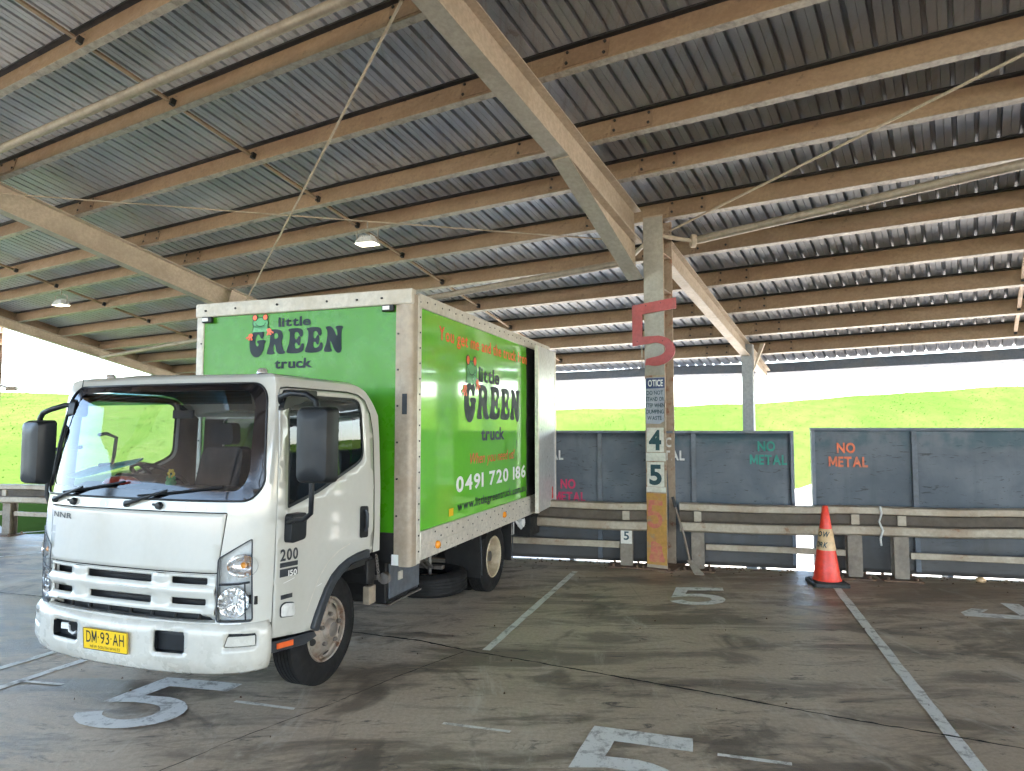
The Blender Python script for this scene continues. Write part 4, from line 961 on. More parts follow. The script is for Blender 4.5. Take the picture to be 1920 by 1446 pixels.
# headlamps
for sg in (1, -1):
    q = HL if sg > 0 else mir(HL)
    hl = tm(); panel(hl, inset(q, .004), [], sk(.001), .03); hl = hl.build('headlight', 'lens', truck, 60)
    mb = tm(); lo = inset(q, -.004); panel(mb, lo, [], sk(-.05), .04); mb.add([SK(a, b, k) for k in (-.004, -.05) for a, b in lo], [(i, (i + 1) % len(lo), (i + 1) % len(lo) + len(lo), i + len(lo)) for i in range(len(lo))]); mb.build('lamp_bowl', 'lampgrey', hl, 40)
    mb = tm()
    def P(x, z, o): return Vector(SK(sg * x, z, o))
    ux = lambda x: UX(x)
    c = P(ux(.755), .765, -.02); nrm = (P(ux(.755), .765, 0) - P(ux(.755), .765, -.1)).normalized(); a = nrm.cross(Vector((0, 0, 1))).normalized(); b = a.cross(nrm)
    if b.z < 0: b = -b
    n = 24; rr = [(.0, -.035), (.03, -.03), (.06, -.018), (.085, .004), (.09, .012), (.095, .004)]
    vs = [c + a * (r * math.cos(2 * math.pi * k / n) * (1 + (.05 if k % 2 else 0))) + b * (r * math.sin(2 * math.pi * k / n)) + nrm * (h + (.006 if (k + i) % 3 == 0 and 0 < i < 4 else 0)) for i, (r, h) in enumerate(rr) for k in range(n)]
    mb.add(vs, [(i * n + k, i * n + (k + 1) % n, (i + 1) * n + (k + 1) % n, (i + 1) * n + k) for i in range(len(rr) - 1) for k in range(n)]); mb.build('reflector', 'chrome', hl)
    mb = tm(); c2 = P(ux(.80), .985, -.028); vs = [c2 + a * (r * math.cos(2 * math.pi * k / n)) + b * (r * .75 * math.sin(2 * math.pi * k / n)) + nrm * h for r, h in ((.012, -.02), (.05, -.016), (.082, .0), (.095, .025)) for k in range(n)]
    mb.add(vs, [(i * n + k, i * n + (k + 1) % n, (i + 1) * n + (k + 1) % n, (i + 1) * n + k) for i in range(3) for k in range(n)]); mb.build('indicator_bowl', 'chrome', hl, 60)
    mb = tm(); mb.tube([c2 + nrm * -.015, c2 + nrm * .012, c2 + nrm * .02], [.018, .018, .006], 12); mb.build('indicator_bulb', 'amber', hl, 50)
    mb = tm(); mb.tube([P(ux(.675), .872, -.006), P(ux(.78), .876, -.006), P(UY(3.36), .885, -.006)], .007, 6); mb.tube([P(UY(3.35), .66, -.008), P(UY(3.345), .88, -.008)], .005, 6); pp_ = [P(abs(u_), z_, .0015) for u_, z_ in dense(HL, .04)]; mb.tube(pp_ + pp_[:1], .0045, 6); mb.build('divider', 'plasg', hl, 50)
    mb = tm(); 
    for k in range(3): mb.tube([P(ux(.72 + .05 * k), .895, -.02), P(ux(.72 + .05 * k), .935, -.02)], .006, 6)
    mb.build('bracket', 'lampgrey', hl)
    mb = tm(); panel(mb, [(UX(.69), .628), (UX(.80), .628), (UX(.80), .648), (UX(.69), .648)] if sg > 0 else mir([(UX(.69), .628), (UX(.80), .628), (UX(.80), .648), (UX(.69), .648)]), [], sk(.004), .05); mb.build('lower_trim', 'lampgrey', hl)
# doors
for sg in (1, -1):
    T_ = (lambda p: p) if sg > 0 else mir
    mb = tm(); panel(mb, T_(inset(dU(DOOR), .004)), [T_(dU(WIN))], sk(.001), .045); door = mb.build('door', 'white', truck, 40, solid=.012)
    mb = tm(); panel(mb, T_(inset(dU(WIN), .0)), [T_(inset(dU(WIN), .022))], sk(-.004), .04); mb.build('window_seal', 'plast', door, 60)
    if sg > 0: mb = tm(); panel(mb, T_(inset(dU(WIN), .018)), [], sk(-.010), .08); mb.build('window', 'glassd', door, 60)   # the driver's window is wound down
    # half-lowered quarter: dark frame bar
    mb = tm(); panel(mb, T_(rounded(dU([(4.425, .985), (4.548, .975), (4.548, 1.215), (4.425, 1.225)]), .025)), [], sk(.004), .04); hd = mb.build('handle', 'plast', door, 60)
    mb = tm(); mb.tube([SK(sg * UY(4.50), 1.03, .005), SK(sg * UY(4.50), 1.06, .022), SK(sg * UY(4.50), 1.16, .022), SK(sg * UY(4.50), 1.19, .005)], .014, 8); mb.build('pull', 'plasg', hd, 50)
    if sg > 0:
        fd = lambda y0, z0: tfm(lambda a, b: SK(UY(y0) + a, z0 + b - a * .07, .0035))
        text('200', .175, .072, fd(3.512, .985), 'plasg', door, 'lettering', .03, gap=.09)
        mb = tm(); F = lambda a, b: SK(UY(3.512) + a, b - a * .07, .003); decal(mb, [(0, .942), (.176, .942), (.176, .972), (0, .972)], F); mb.build('badge', 'plasg', door)
        for q in ([(0, .882), (.176, .882), (.176, .932), (0, .932)], [(.015, .742), (.13, .742), (.13, .77), (.015, .77)]): mb = tm(); decal(mb, q, F); mb.build('badge', 'plasg', door)
        text('150', .085, .036, tfm(lambda a, b: SK(UY(3.592) + a, .883 + b - (a + .08) * .07, .005)), 'whiteink', door, 'lettering', .02, gap=.08)
        mb = tm(); il = rounded([(UY(3.522), .632), (UY(3.662), .606), (UY(3.682), .64), (UY(3.66), .70), (UY(3.56), .722), (UY(3.522), .705)], .02); panel(mb, il, [], sk(.004), .03); i2 = mb.build('side_indicator', 'plasg', door, 60)
        mb = tm(); panel(mb, inset(il, .007), [], lambda u, z: SK(u, z, .008 + .01 * math.sin(max(0, min(1, (u - UY(3.53)) / .14)) * math.pi)), .02); mb.build('indicator_lens', 'lampgrey', i2, 60)
        mb = tm(); decal(mb, stroke([(UY(3.55), .84), (UY(3.60), .845), (UY(3.66), .853)], .004), sk(.003)); decal(mb, stroke([(UY(3.90), .742), (UY(3.96), .75)], .004), sk(.003)); mb.build('scuff', 'lampgrey', door)
        mb = tm(); decal(mb, stroke([(UY(3.80), .60), (UY(3.86), .70), (UY(3.93), .80), (UY(4.03), .885), (UY(4.16), .94), (UY(4.30), .965)], .006), sk(.0028)); mb.build('crease', 'cap', door)
    # wheel arch flare, step, reflector
    mb = tm(); inner = ARCH; outer = [(3.842, .478), (3.885, .56), (3.935, .635), (3.99, .712), (4.07, .785), (4.16, .832), (4.26, .862), (4.40, .882), (4.55, .885)]; inn = [(3.905, .44), (3.955, .53), (4.0, .60), (4.05, .668), (4.115, .73), (4.19, .772), (4.28, .80), (4.40, .818), (4.55, .82)]
    FL = outer + inn[::-1]; mb.prism(FL, lambda a, b: (sg * .935, a, b), lambda a, b: (sg * .82, a, b)); mb.build('wheel_arch', 'plasg', truck, 40, bevel=.012)
    mb = tm(); mb.prism([(3.44, .505), (3.70, .468), (3.90, .445), (3.93, .405), (3.80, .385), (3.46, .43)], lambda a, b: (sg * .90, a, b), lambda a, b: (sg * .60, a, b)); st = mb.build('step', 'plasg', truck, bevel=.006)
    mb = tm(); mb.prism([(3.51, .478), (3.665, .458), (3.665, .424), (3.51, .444)], lambda a, b: (sg * .908, a, b), lambda a, b: (sg * .899, a, b)); mb.build('reflector', 'orange', st)
    mb = tm(); mb.lathe([(.50, .86), (.50, .5)], (0, 4.17, .42), 'x', 40); 
    mb.v = [Vector((sg * v.x, v.y, v.z)) for v in mb.v]; mb.f = [f for f in mb.f if all(mb.v[i].z > .42 for i in f)]; mb.m = [0] * len(mb.f); mb.build('wheel_liner', 'chas', truck, 60)
# mirrors
def mirror(sg, c, arms, kx=1.0):
    c = Vector(c); mb = tm(); P = rounded([(-.128, -.232), (.128, -.232), (.132, .215), (.10, .232), (-.10, .232), (-.132, .21)], .04); P = [(a * kx, b) for a, b in P]
    vs = []; prof = [(1.0, .045), (1.0, -.01), (.97, -.045), (.86, -.075), (.6, -.088), (.2, -.09)]; n = len(P)
    yaw = Matrix.Rotation(sg * R(6), 3, 'Z')
    for k, h in prof: vs += [c + yaw @ Vector((a * k, h, b * (1 - (1 - k) * .55))) for a, b in P]
    mb.add(vs, [(i * n + j, i * n + (j + 1) % n, (i + 1) * n + (j + 1) % n, (i + 1) * n + j) for i in range(len(prof) - 1) for j in range(n)] + [tuple(range(n))[::-1], tuple((len(prof) - 1) * n + j for j in range(n))])
    m = mb.build('mirror', 'plast', truck, 40)
    for a in arms:
        mb = tm(); mb.tube(a[0], a[1], 10); mb.build('mirror_arm', 'plast', m, 50)
    mb = tm(); panel(mb, inset(P, .012), [], lambda a, b: tuple(c + yaw @ Vector((a, .047, b))), .2); mb.build('mirror_glass', 'chrome', m)
    return m
m1 = mirror(1, (1.225, 3.44, 1.72), [], .88)
mb = tm(); mb.tube([(.88, 3.58, 1.20), (1.0, 3.53, 1.245), (1.11, 3.48, 1.26), (1.17, 3.46, 1.30), (1.18, 3.45, 1.40), (1.18, 3.45, 1.5)], .016, 10); mb.build('mirror_arm', 'plast', m1, 50)
mb = tm(); mb.prism(rounded([(3.545, 1.09), (3.70, 1.10), (3.705, 1.27), (3.55, 1.275)], .03), lambda a, b: (.965, a, b), lambda a, b: (.905, a, b)); mb.build('mirror_base', 'plast', m1, bevel=.015)
mb = tm(); mb.tube([(.85, 3.56, 1.95), (.90, 3.50, 2.02), (1.0, 3.47, 2.04), (1.13, 3.45, 2.03), (1.20, 3.45, 1.99), (1.21, 3.45, 1.9)], .019, 10); mb.prism(rounded([(3.50, 1.93), (3.86, 2.035), (3.86, 2.075), (3.56, 2.07)], .02), lambda a, b: (.915, a, b), lambda a, b: (.865, a, b)); mb.build('mirror_bracket', 'plast', m1, 40)
m2 = mirror(-1, (-1.19, 3.47, 1.645), [], .86)
mb = tm(); mb.tube([(-.86, 3.50, 1.98), (-.95, 3.47, 1.985), (-1.08, 3.46, 1.955), (-1.16, 3.46, 1.93), (-1.19, 3.46, 1.89), (-1.19, 3.46, 1.8)], .019, 10); mb.prism(rounded([(3.44, 1.9), (3.56, 1.9), (3.56, 2.05), (3.46, 2.02)], .03), lambda a, b: (-.90, a, b), lambda a, b: (-.84, a, b)); mb.build('mirror_bracket', 'plast', m2, 40)
mb = tm(); mb.tube([(-.90, 3.52, 1.26), (-1.0, 3.50, 1.25), (-1.08, 3.48, 1.27), (-1.10, 3.47, 1.33), (-1.10, 3.47, 1.45)], .016, 10); mb.tube([(-.88, 3.55, 1.68), (-1.1, 3.5, 1.66)], .014, 8); mb.build('mirror_arm', 'plast', m2, 50)
# roof markers, antenna
for sx, y in ((.66, 3.62), (-.74, 3.66)):
    z = 2.155; mb = tm(); mb.lathe([(.045, -.01), (.045, .015), (.04, .03), (.0, .032)], (sx, y, z), 'z', 16); mk = mb.build('marker_lamp', 'plast', truck, 40)
    mb = tm(); mb.lathe([(.036, .028), (.034, .05), (.02, .062), (.0, .065)], (sx, y - .01, z), 'z', 16); mb.build('marker_lens', 'chrome', mk, 60)
mb = tm(); mb.tube([(-.86, 3.48, 1.98), (-.83, 3.5, 2.12), (-.80, 3.5, 2.30)], [.008, .004, .002], 6); mb.build('antenna', 'dark', truck)
# cab interior
mb = tm(); mb.box((-.86, 3.36, .75), (.86, 4.70, .80)); mb.box((-.3, 3.7, .80), (.3, 4.6, 1.02)); mb.build('cab_floor', 'lining', truck)
mb = tm()
dp = [(3.33, 1.34), (3.36, 1.405), (3.50, 1.44), (3.62, 1.42), (3.70, 1.28), (3.66, 1.0), (3.40, .9)]
mb.prism(dp, lambda a, b: (.70, a + .03, b), lambda a, b: (-.80, a + .03, b)); mb.prism([(3.56, 1.43), (3.62, 1.50), (3.70, 1.48), (3.72, 1.36)], lambda a, b: (-.2, a, b), lambda a, b: (-.62, a, b)); mb.build('dashboard', 'dash', truck, 40, bevel=.02)
mb = tm(); c = Vector((-.40, 3.80, 1.46)); ax = Vector((0, .52, .85)).normalized(); u1 = Vector((1, 0, 0)); u2 = ax.cross(u1)
mb.tube([c + (u1 * math.cos(2 * math.pi * k / 28) + u2 * math.sin(2 * math.pi * k / 28)) * .2 for k in range(29)], .015, 8)
for a in (0, 180, 270): mb.tube([c - ax * .03, c + (u1 * math.cos(R(a)) + u2 * math.sin(R(a))) * .2], .018, 6)
mb.tube([c - ax * .3, c - ax * .02], .03, 8); mb.lathe([(.0, .03), (.05, .02), (.06, -.01)], c - ax * .02, 'z', 12); mb.build('steering_wheel', 'plast', truck, 50)
for x, wd in ((-.45, .25), (.12, .16), (.55, .20)):
    st = tm(); st.prism(rounded([(-wd, .98), (wd, .98), (wd, 1.12), (-wd, 1.12)], .05), lambda a, b: (x + a, 3.95, b), lambda a, b: (x + a, 4.42, b)); st.prism(rounded([(-wd * .95, 1.1), (wd * .95, 1.1), (wd * .85, 1.66), (-wd * .85, 1.66)], .08), lambda a, b: (x + a, 4.36 + (b - 1.1) * .22, b), lambda a, b: (x + a, 4.48 + (b - 1.1) * .2, b))
    s_ = st.build('seat', 'seat', truck, 50, bevel=.03)
    mb = tm(); mb.prism(rounded([(-.12, 1.68), (.12, 1.68), (.11, 1.86), (-.11, 1.86)], .05), lambda a, b: (x + a, 4.46, b), lambda a, b: (x + a, 4.55, b)); mb.build('headrest', 'seat', s_, 50, bevel=.02)
mb = tm(); mb.box((-.09, 3.60, 1.885), (.09, 3.62, 1.945)); mb.tube([(0, 3.56, 2.0), (0, 3.6, 1.94)], .01, 6); mb.build('rear_view_mirror', 'plast', truck, bevel=.008)
mb = tm(); mb.tube([(-.74, 3.58, 1.55), (-.66, 3.62, 1.56), (-.645, 3.62, 1.62), (-.64, 3.63, 1.75), (-.70, 3.6, 1.78), (-.75, 3.58, 1.77)], .013, 8); mb.build('grab_handle', 'plasg', truck, 50)
TF = fr(EX * -3.67 + EY * 0, -A_)
def tthing(name, loc, label, cat): return empty(name, TF(*loc), -A_, label, cat)
o = tthing('paper_sheets', (-.70, 3.56, 1.455), 'pale teal sheets of paper lying on the dashboard in the cab', 'papers')
mb = MB(); mb.prism(rounded([(-.22, -.10), (-.02, -.12), (.34, .0), (.30, .10), (-.16, .08)], .02), lambda a, b: (a, b, .003 + .16 * max(0, a + .1) + .35 * (b + .12)), lambda a, b: (a, b, .012 + .16 * max(0, a + .1) + .35 * (b + .12))); mb.build('sheet', 'teal', o)
o = tthing('red_cap', (-.42, 3.50, 1.437), 'red cloth lying on the dashboard behind the windscreen', 'cloth')
mb = MB(); mb.lathe([(.0, .05), (.07, .045), (.11, .02), (.13, .0)], (0, 0, 0), 'z', 18); mb.v = [Vector((v.x * 1.25, v.y * .6, v.z)) for v in mb.v]; mb.build('crown', 'redink', o, 50)
o = tthing('dash_toy', (.03, 3.49, 1.437), 'little yellow and green flower toy standing on the dashboard', 'toy')
mb = MB()
for a in range(0, 360, 60): mb.lathe([(0, -.012), (.014, 0), (0, .012)], (.022 * math.cos(R(a)), 0, .075 + .022 * math.sin(R(a))), 'y', 8)
mb.build('petals', 'yellow', o, 60)
mb = MB(); mb.lathe([(.03, 0), (.036, .02), (.02, .04), (.006, .05), (.005, .07)], (0, 0, 0), 'z', 12)
for a in (30, 150): mb.lathe([(0, -.02), (.016, 0), (0, .02)], (.03 * math.cos(R(a)), 0, .045), 'x', 8)
mb.build('pot', 'toady', o, 60)

# --- box body
XL, XR, YA, YB, ZA, ZB = -1.13, 1.12, 4.86, 8.95, .72, 2.955
mb = tm(); mb.box((XL + .02, YA + .02, ZA + .02), (XR - .02, YB, ZB - .01)); box = mb.build('box_body', 'chas', truck)
mb = tm(); panel(mb, [(5.0, .955), (8.6, .955), (8.6, 2.835), (5.0, 2.835)], [], lambda a, b: (XR - .006 + .0025 * math.sin(a * 2.1) * math.sin(b * 2.3), a, b), .15); side = mb.build('side_panel', 'green', truck, 60)
mb = tm(); panel(mb, [(5.0, .955), (8.94, .955), (8.94, 2.835), (5.0, 2.835)], [], lambda a, b: (XL + .006, a, b), .3); mb.build('side_panel', 'green', truck, 60)
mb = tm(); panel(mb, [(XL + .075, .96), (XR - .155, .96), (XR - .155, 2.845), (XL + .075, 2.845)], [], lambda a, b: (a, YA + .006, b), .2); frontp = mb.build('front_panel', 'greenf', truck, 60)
mb = tm(); mb.box((XL + .03, YA + .004, ZA + .01), (XR - .155, YA + .019, .958)); 
mb.build('front_sill', 'chas', truck)
# trims: corner posts, top and bottom rails, front cap
mb = tm(); mb.box((XR - .155, YA - .006, .70), (XR - .105, YA + .03, 2.845)); mb.build('inner_corner_trim', 'brown', truck, bevel=.004)
mb = tm(); mb.prism(rounded([(XR - .1045, YA + .10), (XR - .1045, YA - .012), (XR + .004, YA - .012), (XR + .004, YA + .10)], [0, .004, .05, 0]), lambda a, b: (a, b, .695), lambda a, b: (a, b, 2.93)); cpost = mb.build('corner_post', 'brown', truck, 40)
mb = tm(); mb.box((XR - .004, YA + .085, .70), (XR + .007, YA + .15, 2.93)); mb.build('edge_trim', 'alu', cpost, bevel=.002)
mb = tm(); mb.box((XL - .006, YA - .008, .70), (XL + .075, YA + .05, 2.86)); mb.build('corner_post', 'cap', truck, bevel=.01)
mb = tm(); mb.box((XL - .012, YA - .022, 2.845), (XR + .002, YA + .06, 2.975)); fc = mb.build('front_cap', 'cap', truck, bevel=.012)
mb = tm()
for x in (-1.02, -.68, -.22, .30, .60, .84): mb.tube([(x, YA - .022, 2.91 + random.uniform(-.015, .015)), (x, YA - .028, 2.91)], .011, 8)
mb.build('rivets', 'dark', fc)
mb = tm(); mb.box((XR - .02, YA + .10, 2.833), (XR + .012, YB, 2.952)); tr = mb.build('top_rail', 'cap', truck, bevel=.006)
mb = tm()
for k in range(26): mb.tube([(XR + .011, 5.1 + k * .15, 2.895 + .012 * (k % 2)), (XR + .017, 5.1 + k * .15, 2.895 + .012 * (k % 2))], .008, 6)
mb.build('rivets', 'dark', tr)
mb = tm(); mb.box((XR - .02, YA + .1505, ZA), (XR + .010, YB, .836)); mb.box((XR - .02, YA + .1505, .8365), (XR + .014, YB, .957)); br = mb.build('bottom_rail', 'alu', truck, bevel=.004)
mb = tm()
for k in range(15):
    y = 5.28 + k * .245
    mb.tube([(XR + .013, y, .92), (XR + .018, y, .92)], .008, 6); mb.tube([(XR + .013, y + .12, .87), (XR + .018, y + .12, .87)], .008, 6); mb.tube([(XR + .009, y, .785), (XR + .013, y, .785)], .005, 6); mb.tube([(XR + .009, y + .12, .76), (XR + .013, y + .12, .76)], .005, 6)
mb.build('rivets', 'dark', br)
mb = tm()
for k in range(17): mb.tube([(XR + .0065, YA + .118, .8 + k * .13), (XR + .013, YA + .118, .8 + k * .13)], .008, 6)
for z in (1.1, 1.4, 1.7, 2.0, 2.3, 2.6): mb.tube([(XR - .13, YA - .006, z), (XR - .13, YA - .013, z)], .009, 6); mb.tube([(XL + .055, YA - .008, z), (XL + .055, YA - .014, z)], .009, 6)
mb.build('rivets', 'dark', cpost)
mb = tm(); mb.box((XR - .085, YA - .0145, 1.93), (XR - .04, YA - .0125, 2.10)); mb.build('worn_plate', 'plasg', cpost)
for z0, y in ((.80, 5.33), (.845, 7.05)):
    mb = tm(); mb.lathe([(.034, .01), (.034, .026), (.026, .036), (0, .038)], (XR, y, z0), 'x', 16); mb.build('side_marker', 'amber', truck, 50)
for x in (-1.0, .90):
    mb = tm(); mb.box((x - .055, YA - .035, 2.79), (x + .055, YA - .004, 2.845)); ml = mb.build('clearance_lamp', 'plast', truck, bevel=.006)
    mb = tm(); mb.box((x - .045, YA - .042, 2.802), (x + .02, YA - .034, 2.835)); mb.build('clearance_lens', 'whiteink', ml, bevel=.003)
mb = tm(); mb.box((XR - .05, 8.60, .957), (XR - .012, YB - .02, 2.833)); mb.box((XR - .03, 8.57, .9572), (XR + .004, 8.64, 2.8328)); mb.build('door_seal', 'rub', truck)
# rear door swung round against the side
mb = tm(); mb.prism(rounded([(8.00, .755), (8.915, .765), (8.915, 2.865), (8.00, 2.855)], .01), lambda a, b: (XR + .13 - (a - 8) * .03, a, b), lambda a, b: (XR + .095 - (a - 8) * .03, a, b)); fl = mb.build('rear_door', 'flap', truck, bevel=.004)
fl['label'] = 'plain aluminium rear door folded round against the side'
mb = tm()
for a, b in (((7.985, .75), (8.03, 2.86)), ((8.88, .76), (8.925, 2.87))): mb.box((XR + .088 - .03 * (a[0] - 8), a[0], a[1]), (XR + .136 - .03 * (a[0] - 8), b[0], b[1]))
mb.build('door_edge', 'alu', fl, bevel=.004)
mb = tm(); mb.box((XR + .1, 8.70, .86), (XR + .113, 8.73, 1.02)); mb.build('red_reflector', 'redink', fl)
for z in (.98, 1.6, 2.3, 2.72):
    mb = tm(); mb.tube([(XR + .02, 8.94, z - .05), (XR + .02, 8.94, z + .05)], .022, 8); mb.box((XR - .0, 8.80, z - .02), (XR + .085, 8.94, z + .02)); mb.build('hinge', 'dark', truck, 40)
mb = tm(); mb.box((XR - .12, 8.99, .42), (XR + .02, 9.10, .74)); mb.box((XR + .05, 9.05, .40), (XR + .07, 9.07, .76)); mb.box((XR - .9, 8.97, .44), (XR - .13, 9.06, .56)); mb.build('rear_bumper', 'alu', truck, bevel=.008)
mb = tm(); mb.box((XR - .02, 7.93, .9572), (XR - .001, 8.60, 2.8328)); mb.build('reflection_band', 'rub', truck)  # dark band imitates the open door's reflection and shade on the side panel
# lettering, front
zf = YA + .0035
ff = lambda x0, z0: tfm(lambda a, b: (x0 + a, zf - .001, z0 + b))
text('little', .345, .082 * .98, ff(-.225, 2.722), 'navy', frontp, 'lettering', .035, bell=.22, gap=.045)
text('GREEN', .985, .225, ff(-.535, 2.474), 'navy', frontp, 'lettering', groovy=True, gap=.055)
text('truck', .40, .085, ff(-.255, 2.348), 'navy', frontp, 'lettering', .035, bell=.22, gap=.05)
def emblem(f0, parent, sx=1.0):
    """small frog peering over the first letter of the logo"""
    L = lambda k: (lambda a, b: f0(a * sx, b, k))
    mb = tm(); decal(mb, ell(.0, .0, .085, .062, 28), L(.0010)); mb.add([L(.0010)(*p) for p in [(-.07, -.03), (.07, -.03), (.085, -.10), (-.085, -.10)]], [(0, 1, 2, 3)]); e = mb.build('emblem', 'toady', parent)
    mb = tm()
    for poly in (stroke([(.0 + .085 * math.cos(R(a)), .062 * math.sin(R(a))) for a in range(200, -21, -10)], .007), stroke([(.055 * math.cos(R(a)), .012 + .05 * math.sin(R(a))) for a in range(190, 351, 10)], .006), stroke([(-.078, -.02), (-.082, -.06), (-.095, -.10)], .006), stroke([(.078, -.02), (.088, -.06), (.12, -.09)], .006)): decal(mb, poly, L(.0022))
    for cx in (-.062, .052): decal(mb, ell(cx, .065, .031, .038, 18), L(.0022))
    mb.build('emblem_outline', 'navy', e)
    mb = tm()
    for cx in (-.062, .052): decal(mb, ell(cx, .064, .024, .031, 18), L(.0034))
    for cx, cy, rt in ((-.105, -.135, -20), (.095, -.085, 20)):
        decal(mb, ell(cx, cy, .026, .022, 14), L(.0034))
        for k in (-35, 0, 35):
            a = R(-90 + rt + k); decal(mb, stroke([(cx, cy), (cx + .045 * math.cos(a), cy + .045 * math.sin(a))], .016), L(.0040)); decal(mb, ell(cx + .05 * math.cos(a), cy + .05 * math.sin(a), .012, .012, 10), L(.0046))
    mb.build('emblem_detail', 'orange', e)
emblem(lambda a, b, k: (-.415 + a * 1.0, zf - .002 - k, 2.762 + b * .8), frontp)
# lettering, side
def fs_(y0, z0, k=.003): return tfm(lambda a, b: (XR - .006 + k + .0025 * math.sin((y0 + a) * 2.1) * math.sin((z0 + b) * 2.3), y0 + a, z0 + b))
text('You get me and the truck from', 2.62, .125, fs_(5.37, 2.615), 'orange', side, 'lettering', .02, bell=.12, gap=.085, space=.30)
text('little', .62, .15, fs_(6.33, 2.30), 'navy', side, 'lettering', .03, bell=.22, gap=.045)
text('GREEN', 1.70, .36, fs_(5.95, 1.905), 'navy', side, 'lettering', groovy=True, gap=.05)
text('truck', .72, .135, fs_(6.40, 1.69), 'navy', side, 'lettering', .035, bell=.22, gap=.05)
emblem(lambda a, b, k: (XR - .002 + k, 6.13 + a * 1.55, 2.40 + b * 1.4), side)
text('When you need us!', 1.36, .115, fs_(6.10, 1.455), 'redink', side, 'lettering', -.002, shear=.22, gap=.075, space=.34)
text('0491 720 186', 2.12, .145, fs_(5.765, 1.212), 'whiteink', side, 'lettering', .028, gap=.10, space=.36)
text('www.littlegreentruck.com.au', 2.08, .085, fs_(5.80, 1.035), 'navy', side, 'lettering', .022, bell=.1, gap=.06)
mb = tm(); decal(mb, [(5.60, 1.005), (5.70, 1.005), (5.70, 1.075), (5.60, 1.075)], lambda a, b: (XR - .001, a, b)); mb.build('yellow_sticker', 'yellow', side)

# --- wheels
def wheel(x, y, sg, deep, name='wheel'):
    """outer face at x, turned outwards by sg"""
    rt = .382; wd = .205; f = lambda a: x - sg * a
    mb = tm(); prof = [(.225, .012), (.245, .0), (.30, -.004), (.345, .004), (.365, .018), (rt, .03)]
    for k in range(5):
        a = .035 + k * .0285; prof += [(rt, a), (rt, a + .02), (rt - .008, a + .0215), (rt - .008, a + .027)]
    prof += [(rt, .176), (.365, wd - .018), (.33, wd), (.225, wd - .012)]
    mb.lathe([(r, -sg * a) for r, a in prof], (x, y, rt), 'x', 56); root = mb.build('tyre', 'rub', None, 35)
    mb = tm()
    if deep: prof = [(.226, .008), (.218, .0), (.207, .006), (.20, .03), (.196, .145)]; disc = [(.196, .1455), (.17, .16), (.12, .163), (.08, .163), (.08, .10), (.05, .095), (0, .095)]
    else: prof = [(.226, .012), (.220, .002), (.208, .006), (.203, .03), (.188, .04), (.165, .022), (.145, .008), (.125, -.002), (.105, -.010), (.075, -.010), (.07, -.03), (.055, -.045), (.0, -.047)]
    mb.lathe([(r, -sg * a) for r, a in prof], (x, y, rt), 'x', 48); rm = mb.build('rim', 'rimc' if deep else 'rim', root, 40)
    if deep: mb = tm(); mb.lathe([(r, -sg * a) for r, a in disc], (x, y, rt), 'x', 40); mb.build('rim_disc', 'rust', rm, 40)  # disc coloured dark to stand for the shade deep in the dish
    mb = tm(); n = 6 if deep else 5
    for k in range(n):
        a = 2 * math.pi * k / n + .3; c = Vector((f(.161 if deep else -.008), y + .105 * math.cos(a), rt + .105 * math.sin(a))); mb.tube([c, c - Vector((sg * -.022, 0, 0)), c - Vector((sg * -.03, 0, 0))], [.017, .016, .009], 6)
    mb.build('wheel_nuts', 'hub', rm, 30)
    mb = tm()
    for k in range(n):
        a = 2 * math.pi * (k + .5) / n + .3; c = Vector((f(.158 if deep else .018), y + (.15 if deep else .168) * math.cos(a), rt + (.15 if deep else .168) * math.sin(a)))
        d = Vector((0, -math.sin(a), math.cos(a))); e = Vector((0, math.cos(a), math.sin(a))); o_ = Vector((sg * (.0035), 0, 0)); sl = Vector((sg * -.018, 0, 0)) if not deep else Vector()
        mb.add([c + o_ + d * .028 * math.cos(t) + e * .018 * math.sin(t) + sl * math.sin(t) * .9 * (1 if not deep else 0) for t in [2 * math.pi * q / 14 for q in range(14)]], [tuple(range(14))])
    mb.build('rim_holes', 'chas', rm)
    mb = tm(); c0 = f(-.0475 if not deep else .09); mb.tube([(f(.05 if deep else -.03), y, rt), (c0, y, rt), (c0 + sg * .008, y, rt)], [.055, .05, .03], 16); mb.build('hub_cap', 'hub', rm, 40)
    return root
for args in ((.835, 4.15, 1, False), (-.835, 4.15, -1, False), (1.03, 7.02, 1, True), (-1.03, 7.02, -1, True), (.79, 7.02, 1, True), (-.79, 7.02, -1, True)):
    wroot = wheel(*args); wroot.name = 'wheel'; wroot.parent = truck
# spare wheel slung under the chassis
mb = tm(); c = Vector((.62, 6.23, .165)); prof = [(.225, .0), (.30, -.01), (.35, .0), (.378, .03)]
for k in range(5): a = .035 + k * .03; prof += [(.382, a), (.382, a + .021), (.375, a + .0225), (.375, a + .0285)]
prof += [(.378, .18), (.35, .205), (.30, .212), (.225, .20)]
mb.lathe(prof, c, 'z', 52); sp = mb.build('spare_wheel', 'rub', truck, 35)
mb = tm(); mb.lathe([(.226, .0), (.21, .02), (.2, .10), (.15, .13), (.0, .13)], c, 'z', 36); mb.build('rim', 'rimc', sp, 40)
mb = tm(); mb.box((c.x - .30, c.y - .02, .38), (c.x + .15, c.y + .04, .42)); mb.tube([(c.x, c.y, .3), (c.x, c.y, .62)], .02, 8); mb.build('carrier', 'hub', sp, bevel=.005)
